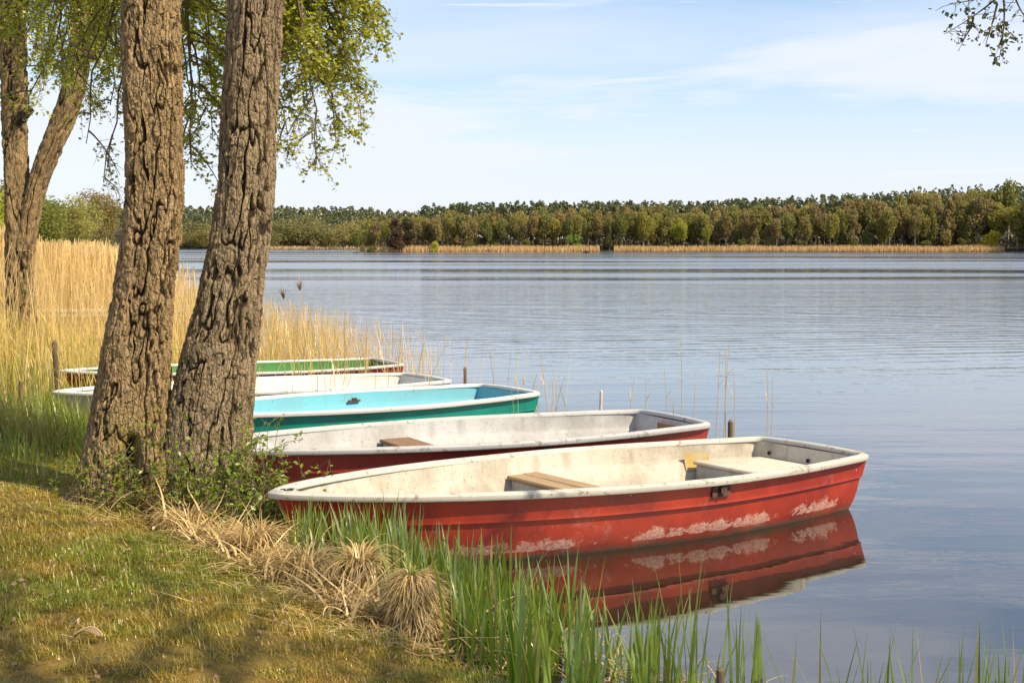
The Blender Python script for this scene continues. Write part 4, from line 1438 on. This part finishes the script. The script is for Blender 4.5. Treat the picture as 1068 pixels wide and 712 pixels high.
def crown_mesh(nm, kind, nq, qs=(.12, .30)):
    """prototype crown about 10 m tall, standing at the origin; loose leaf clumps round uneven lobes"""
    if kind in ('round', 'fine'):
        lob = [((FG.normal(0, 1.3), FG.normal(0, 1.3), FG.uniform(4.2, 8.3)), FG.uniform(1.1, 2.2)) for _ in range(9)] + [((0, 0, 5.6), 2.4), ((0, 0, 8.2), 1.6)]
    elif kind == 'slim':
        lob = [((FG.normal(0, .7), FG.normal(0, .7), zc), FG.uniform(.9, 1.5) * (1.15 - zc / 22)) for zc in np.linspace(2.2, 9.1, 10)]
    elif kind == 'dome':
        lob = [((FG.normal(0, 3.4), FG.normal(0, 2.0), FG.uniform(2.0, 5.2)), FG.uniform(1.8, 3.4)) for _ in range(12)] + [((0, 0, 6.4), 3.3), ((-2, 0, 5.4), 3), ((2.2, 0, 5.4), 3)]
    else:
        lob = [((FG.normal(0, 1.0), FG.normal(0, 1.0), FG.uniform(.8, 4.6)), FG.uniform(1.0, 2.0)) for _ in range(8)]
    P = []
    for (c, r) in lob:
        m_ = int(nq * r * r / sum(q[1] ** 2 for q in lob))
        v = FG.normal(size=(m_, 3))
        v /= np.linalg.norm(v, axis=1)[:, None]
        P.append(np.array(c) + v * r * FG.uniform(.55, 1.08, (m_, 1)) * np.array([1, 1, .95]))
    P = np.concatenate(P)
    P = P[P[:, 2] > .3]
    N = len(P)
    nrm = FG.normal(size=(N, 3))
    nrm /= np.linalg.norm(nrm, axis=1)[:, None]
    u = np.cross(nrm, FG.normal(size=(N, 3)))
    u /= np.linalg.norm(u, axis=1)[:, None]
    v = np.cross(nrm, u)
    s = FG.uniform(*qs, (N, 1))
    mb = MB()
    V = np.stack([P - u * s - v * s * .6, P + u * s - v * s * .7, P + u * s * .8 + v * s, P - u * s * .9 + v * s * .7], 1)
    mb.add(V.reshape(-1, 3), np.arange(N * 4).reshape(N, 4))
    o = mb.build(nm, M['far'])
    me = o.data
    bpy.data.objects.remove(o)
    return me


def trunk_mesh(nm, hh=7.5, r=.16, br=5):
    mb = MB()
    mb.tube([(0, 0, -.6), (FG.normal(0, .1), 0, hh * .5), (FG.normal(0, .2), 0, hh)], [r, r * .75, r * .25], 5)
    for _ in range(br):
        z_ = FG.uniform(.3, .85) * hh
        a = FG.uniform(0, 6.28)
        ln = FG.uniform(1.2, 2.4)
        mb.tube([(0, 0, z_), (math.cos(a) * ln * .5, math.sin(a) * ln * .5, z_ + ln * .5), (math.cos(a) * ln, math.sin(a) * ln, z_ + ln * 1.1)], [r * .4, r * .3, r * .12], 4)
    o = mb.build(nm, M['far_trunk'])
    me = o.data
    bpy.data.objects.remove(o)
    return me


CR = {k: [crown_mesh('crown', k, nq) for _ in range(c)] for k, c, nq in (('round', 6, 3000), ('slim', 3, 1600), ('dome', 4, 4500), ('bush', 3, 1300))}
CR['fine'] = [crown_mesh('crown', 'fine', 7000, (.06, .13)) for _ in range(2)]
TK = [trunk_mesh('trunk') for _ in range(4)]


def far_tree(name, label, group, x, y, s, kind, colour, cat='tree', sw=1.0, trunk=True):
    z_ = float(ground([x], [y])[0])
    root = empty(name, (x, y, z_), FG.uniform(0, 6.28) if kind != 'dome' else FG.uniform(-.3, .3))
    tag(root, label, cat, group)
    if trunk:
        tk = bpy.data.objects.new('trunk', TK[FG.integers(len(TK))])
        col.objects.link(tk)
        tk.parent = root
        tk.scale = (s, s, s)
    cr = bpy.data.objects.new('crown', CR[kind][FG.integers(len(CR[kind]))])
    col.objects.link(cr)
    cr.parent = root
    cr.scale = (s * sw, s * sw, s)
    j = FG.uniform(.85, 1.15)
    j *= 2.3
    cr.color = (colour[0] * j, colour[1] * j, colour[2] * j, 1)
    return root


KINDS = [((.165, .130, .062), 'brownish budding tree in the far wood, bare twigs showing', 'brown budding trees of the far wood'),
         ((.155, .145, .042), 'olive tree in fresh leaf in the far wood', 'olive trees of the far wood'),
         ((.20, .185, .040), 'yellow-green tree in fresh leaf in the far wood', 'yellow-green trees of the far wood'),
         ((.10, .115, .036), 'darker green tree in the far wood', 'dark green trees of the far wood'),
         ((.185, .135, .06), 'russet budding tree in the far wood', 'russet trees of the far wood')]
WT = np.array([.30, .30, .14, .12, .14])


def wood_h(x):
    """height of the front trees along the far shore"""
    return np.interp(x, [-46, -34, -15, 20, 70, 110, 135, 180], [8.4, 9.6, 10.3, 10.8, 11.2, 13.0, 15.6, 17.0])


for row, (off, stp, sc_) in enumerate(((9, 2.8, .94), (15, 3.1, 1.03), (22, 3.7, 1.10))):
    xx = -45.0 + row * 1.5
    while xx < 206:
        x_ = xx + FG.normal(0, .9)
        ysh = np.interp(x_, [-47, -36, 0, 60, 110, 139, 150, 190], [420, 408, 402, 401, 398, 398, 375, 350])
        q = FG.choice(5, p=WT)
        c, lab, grp = KINDS[q]
        hh = float(wood_h(x_)) * sc_ * FG.uniform(.84, 1.10)
        far_tree('deciduous_tree', lab, grp, x_, ysh + off + FG.normal(0, 1.4), hh / 10.0, 'slim' if FG.random() < .2 else 'round', tuple(.62 * a_ + .38 * b_ for a_, b_ in zip(c, (.155, .138, .052))), sw=FG.uniform(.50, .78))
        xx += stp * FG.uniform(.75, 1.25)
# trees that stand out
far_tree('deciduous_tree', 'slender yellow-green tree in the far wood, left of the lime green pair', None, 37.5, 407, 1.12, 'round', (.185, .17, .036), sw=.55)
far_tree('deciduous_tree', 'broad lime green tree at the front of the far wood', None, 48, 408, .92, 'round', (.19, .195, .036), sw=.75)
far_tree('deciduous_tree', 'small slim lime green tree beside the broad lime green one', None, 55.3, 405, .72, 'round', (.19, .195, .036), sw=.5)
far_tree('bush', 'round bright yellow bush at the far end of the shore reeds', None, 135.5, 402.5, .98, 'bush', (.25, .225, .03), 'bush', 1.1, False)
far_tree('conifer_tree', 'dark reddish conifer at the tip of the far headland', None, -33.0, 407, .98, 'slim', (.075, .05, .035), sw=1.25)
far_tree('conifer_tree', 'second dark conifer close behind the headland tip', None, -29.5, 411, .92, 'slim', (.07, .06, .035), sw=1.1)
far_tree('bush', 'small yellow-green bush near the headland tip', None, -22, 405, .55, 'bush', (.22, .22, .035), 'bush', 1, False)
far_tree('bush', 'dark overhanging bush filling the gap in the far reeds', None, 26.8, 402.5, .42, 'bush', (.03, .028, .02), 'bush', 1.3, False)
far_tree('bush', 'bright green bush below the wood right of the headland', None, 18, 405.5, .75, 'bush', (.12, .16, .03), 'bush', 1, False)
for x_, s_ in ((-40, .5), (-12, .45), (-4, .4), (4, .5), (44, .4), (66, .5), (82, .45), (97, .5), (118, .5), (128, .55)):
    far_tree('bush', 'low undergrowth bush behind the far reeds', 'low bushes behind the far reeds', x_, 405.5 + FG.normal(0, .6), s_, 'bush', (.09, .095, .03), 'bush', 1.2, False)

# willows of the left shore
for k, (x_, y_, s_) in enumerate(((-190, 652, 1.15), (-168, 660, 1.2), (-150, 664, 1.2), (-133, 657, 1.15), (-117, 662, 1.35), (-103, 655, 1.3), (-90, 656, 1.2), (-76, 658, 1.15), (-66, 655, 1.0), (-58, 650, .9),
                                  (-142, 650, .8), (-110, 648, .75), (-84, 649, .7), (-125, 672, 1.4), (-97, 674, 1.45), (-70, 672, 1.3))):
    far_tree('willow_thicket', 'broad olive willow on the left far shore', 'willows on the left far shore', x_, y_, s_ * 1.12, 'dome', ((.145, .13, .055), (.155, .135, .05), (.125, .12, .05))[k % 3], sw=1.2, trunk=False)
for x_, y_, s_, c_, lab in ((-25.6, 78, .52, (.13, .135, .035), 'light green young willow behind the reeds, beside the forked tree'), (-29.5, 83, .50, (.23, .24, .03), 'yellowish willow at the edge of the picture behind the forked tree'),
                            (-46, 150, .85, (.18, .17, .05), 'olive willow on the left bank behind the reed bed'), (-56, 160, .95, (.15, .13, .05), 'brown willow on the left bank farther back'),
                            (-75, 260, 1.3, (.16, .13, .05), 'brownish grove tree on the left bank in the distance'), (-66, 262, 1.15, (.15, .15, .05), 'olive grove tree on the left bank in the distance')):
    far_tree('willow_tree', lab, None, x_, y_, s_, 'fine', c_, sw=1.0)


for k in range(16):
    y_ = 60 + k * 17 + FG.uniform(-5, 5)
    x_ = -.40 * y_ - FG.uniform(8, 30)
    far_tree('willow_tree', 'leafy tree standing on the meadow beyond the forked tree', 'trees on the left meadow', x_, y_, FG.uniform(.7, 1.2), 'fine' if k < 6 else 'round', ((.15, .15, .04), (.17, .15, .05), (.11, .125, .035))[k % 3], sw=1.0)


def pines(n, fx, hlo, hhi, rad, name, label, mat, seed):
    g = np.random.default_rng(seed)
    mb = MB()
    x_, y_ = fx(g, n)
    gz_ = ground(x_, y_)
    for a, b_, c in zip(x_, y_, gz_):
        hh = g.uniform(hlo, hhi) * (1 + .30 * min(max((a - 60) / 90, 0), 1))
        m_ = 110
        tt = g.uniform(.45, .985, m_)
        rr = rad * np.clip(1.0 - tt, 0, 1) ** .5 * 1.5 * g.uniform(.3, 1.05, m_)
        az = g.uniform(0, 6.28, m_)
        p = np.stack([a + rr * np.cos(az), b_ + rr * np.sin(az), c + hh * tt], 1)
        u = g.normal(size=(m_, 3))
        u /= np.linalg.norm(u, axis=1)[:, None]
        v = np.cross(u, g.normal(size=(m_, 3)))
        v /= np.linalg.norm(v, axis=1)[:, None]
        s = g.uniform(.22, .6, (m_, 1)) * rad / 2.0
        V = np.stack([p - u * s, p + v * s * .8, p + u * s, p - v * s * .8], 1)
        mb.add(V.reshape(-1, 3), np.arange(m_ * 4).reshape(m_, 4))
    tag(mb.build(name, mat), label, 'forest', kind='stuff')


def right_band(g, n):
    x_ = g.uniform(-30, 260, n)
    return x_, np.interp(x_, [-47, -36, 0, 139, 150, 190], [430, 412, 404, 400, 380, 355]) + 34 + g.uniform(0, 45, n)


def left_band(g, n):
    return g.uniform(-330, -40, n), g.uniform(720, 860, n)


pines(1300, right_band, 11.4, 14.2, 1.7, 'pine_forest', 'dark pine forest rising behind the far wood', M['pine'], 1)
pines(700, left_band, 11.5, 15.0, 2.8, 'distant_forest', 'distant pine ridge behind the left far shore', M['far_pine'], 2)

# undergrowth filling the wood below the crowns
g = np.random.default_rng(18)
n = 30000
x = g.uniform(-46, 235, n)
y = np.interp(x, [-47, -36, 0, 60, 110, 139, 150, 190], [420, 408, 402, 401, 398, 398, 375, 350]) + g.uniform(24, 40, n)
u = g.normal(size=(n, 3))
u /= np.linalg.norm(u, axis=1)[:, None]
v = np.cross(u, g.normal(size=(n, 3)))
p = np.stack([x, y, ground(x, y) + 7.5 * g.random(n) ** 1.2], 1)
sz = g.uniform(.25, .6, (n, 1))
mb = MB()
mb.add(np.stack([p - u * sz, p + v * sz * .5, p + u * sz, p - v * sz * .5], 1).reshape(-1, 3), np.arange(n * 4).reshape(n, 4))
M['under'] = leaf_mat('wood undergrowth', (.10, .075, .035), (.16, .13, .05), .2)
tag(mb.build('undergrowth', M['under']), 'brown undergrowth between the trunks of the far wood', 'undergrowth', kind='stuff')

# reed fringe along the far shore
g = np.random.default_rng(8)
n = 14000
x = g.uniform(-47, 137, n)
ys = np.interp(x, [-47, -44, -36, 0, 60, 110, 139], [440, 424, 407, 401.4, 400.4, 397.4, 397.4])
y = ys + g.uniform(-.8, 3.2, n)
k = ~((x > 24.6) & (x < 28.8))
x, y = x[k], y[k]
n = len(x)
mb = MB()
ribbons(mb, np.stack([x, y, np.maximum(ground(x, y), -.1)], 1), g.uniform(0, 6.28, n), .05, .1, g.uniform(1.15, 1.75, n) * (.8 + .4 * fbm(np.stack([x, 0 * x], 1) * .12, 3, 4)), g.uniform(.10, .22, n), 2, twist=g.uniform(0, 3, n))
x = g.uniform(-125, -52, 1500)
y = np.interp(x, [-160, -120, -66, -52], [648, 640, 645, 600]) + g.uniform(-.5, 3, 1500)
ribbons(mb, np.stack([x, y, np.maximum(ground(x, y), -.1)], 1), g.uniform(0, 6.28, 1500), .05, .1, g.uniform(.6, 1.4, 1500), g.uniform(.2, .35, 1500), 2, twist=g.uniform(0, 3, 1500))
tag(mb.build('far_reed_fringe', M['far_reed']), 'orange reed fringe along the far shore', 'reeds', kind='stuff')

# ------------------------------------------------------------------ light and sky
SUN_EL = R(46)
sd = np.array([.88, -.475])
sd /= np.linalg.norm(sd)
sv = Vector((sd[0] * math.cos(SUN_EL), sd[1] * math.cos(SUN_EL), math.sin(SUN_EL)))
sl = bpy.data.lights.new('sun', 'SUN')
sl.energy = 5.0
sl.angle = R(.6)
sl.color = (1.0, .85, .62)
so = bpy.data.objects.new('sun', sl)
col.objects.link(so)
so.rotation_euler = sv.to_track_quat('Z', 'Y').to_euler()

wd = bpy.data.worlds.new('World')
sc.world = wd
wd.use_nodes = True
nt = wd.node_tree
nt.nodes.clear()
N_ = lambda ty: nt.nodes.new('ShaderNode' + ty)
out = N_('OutputWorld')
bg = N_('Background')
bg.inputs[1].default_value = .125
sky = N_('TexSky')
sky.sky_type = 'NISHITA'
sky.sun_disc = False
sky.sun_elevation = SUN_EL
sky.sun_rotation = math.atan2(sv.x, sv.y)
sky.air_density = 1.0
sky.dust_density = .7
sky.ozone_density = 3.6
tc = N_('TexCoord')


def wnoise(scale, stretch, detail=5, rough=.55, dist=.4, off=(0, 0, 0)):
    mp_ = N_('Mapping')
    mp_.inputs['Scale'].default_value = stretch
    mp_.inputs['Location'].default_value = off
    nt.links.new(tc.outputs['Generated'], mp_.inputs[0])
    nz = N_('TexNoise')
    nz.inputs['Scale'].default_value = scale
    nz.inputs['Detail'].default_value = detail
    nz.inputs['Roughness'].default_value = rough
    nz.inputs['Distortion'].default_value = dist
    nt.links.new(mp_.outputs[0], nz.inputs[0])
    return nz.outputs['Fac']


def wrange(v, a, b_, c=0.0, d=1.0):
    r = N_('MapRange')
    r.interpolation_type = 'SMOOTHSTEP'
    nt.links.new(v, r.inputs[0])
    for k, q in enumerate((a, b_, c, d)): r.inputs[k + 1].default_value = q
    return r.outputs[0]


def wmath(op, a, b_):
    r = N_('Math')
    r.operation = op
    r.use_clamp = True
    for k, q in enumerate((a, b_)):
        if isinstance(q, float): r.inputs[k].default_value = q
        else: nt.links.new(q, r.inputs[k])
    return r.outputs[0]


veil = wrange(wnoise(2.2, (1, 1, 5.5), 4, .5, .3), .40, .68, 0, .55)
broad = wrange(wnoise(1.7, (1, 1, 9), 5, .6, .6, (.4, .9, .2)), .38, .62, 0, .85)
streak = wrange(wnoise(3.0, (1, 1, 16), 6, .6, .8, (1.3, 0, 0)), .50, .70, 0, .95)
sep = N_('SeparateXYZ')
nt.links.new(tc.outputs['Generated'], sep.inputs[0])
hor = wrange(sep.outputs[2], .16, .0, 0, .85)
cl = wmath('MAXIMUM', wmath('MAXIMUM', wmath('MAXIMUM', veil, broad), streak), hor)
mxw = N_('Mix')
mxw.data_type = 'RGBA'
nt.links.new(cl, mxw.inputs[0])
nt.links.new(sky.outputs[0], mxw.inputs[6])
mxw.inputs[7].default_value = (5.2, 5.4, 6.2, 1)
nt.links.new(mxw.outputs[2], bg.inputs[0])
nt.links.new(bg.outputs[0], out.inputs[0])

sc.view_settings.view_transform = 'Standard'
sc.view_settings.look = 'None'
sc.view_settings.exposure = 0.5
sc.view_settings.gamma = 1.0
sc.view_settings.use_curve_mapping = False
sc.render.engine = 'CYCLES'
sc.cycles.use_denoising = True
sc.cycles.max_bounces = 6
sc.cycles.diffuse_bounces = 3
sc.cycles.glossy_bounces = 3
sc.cycles.transmission_bounces = 3
sc.cycles.sample_clamp_indirect = 6
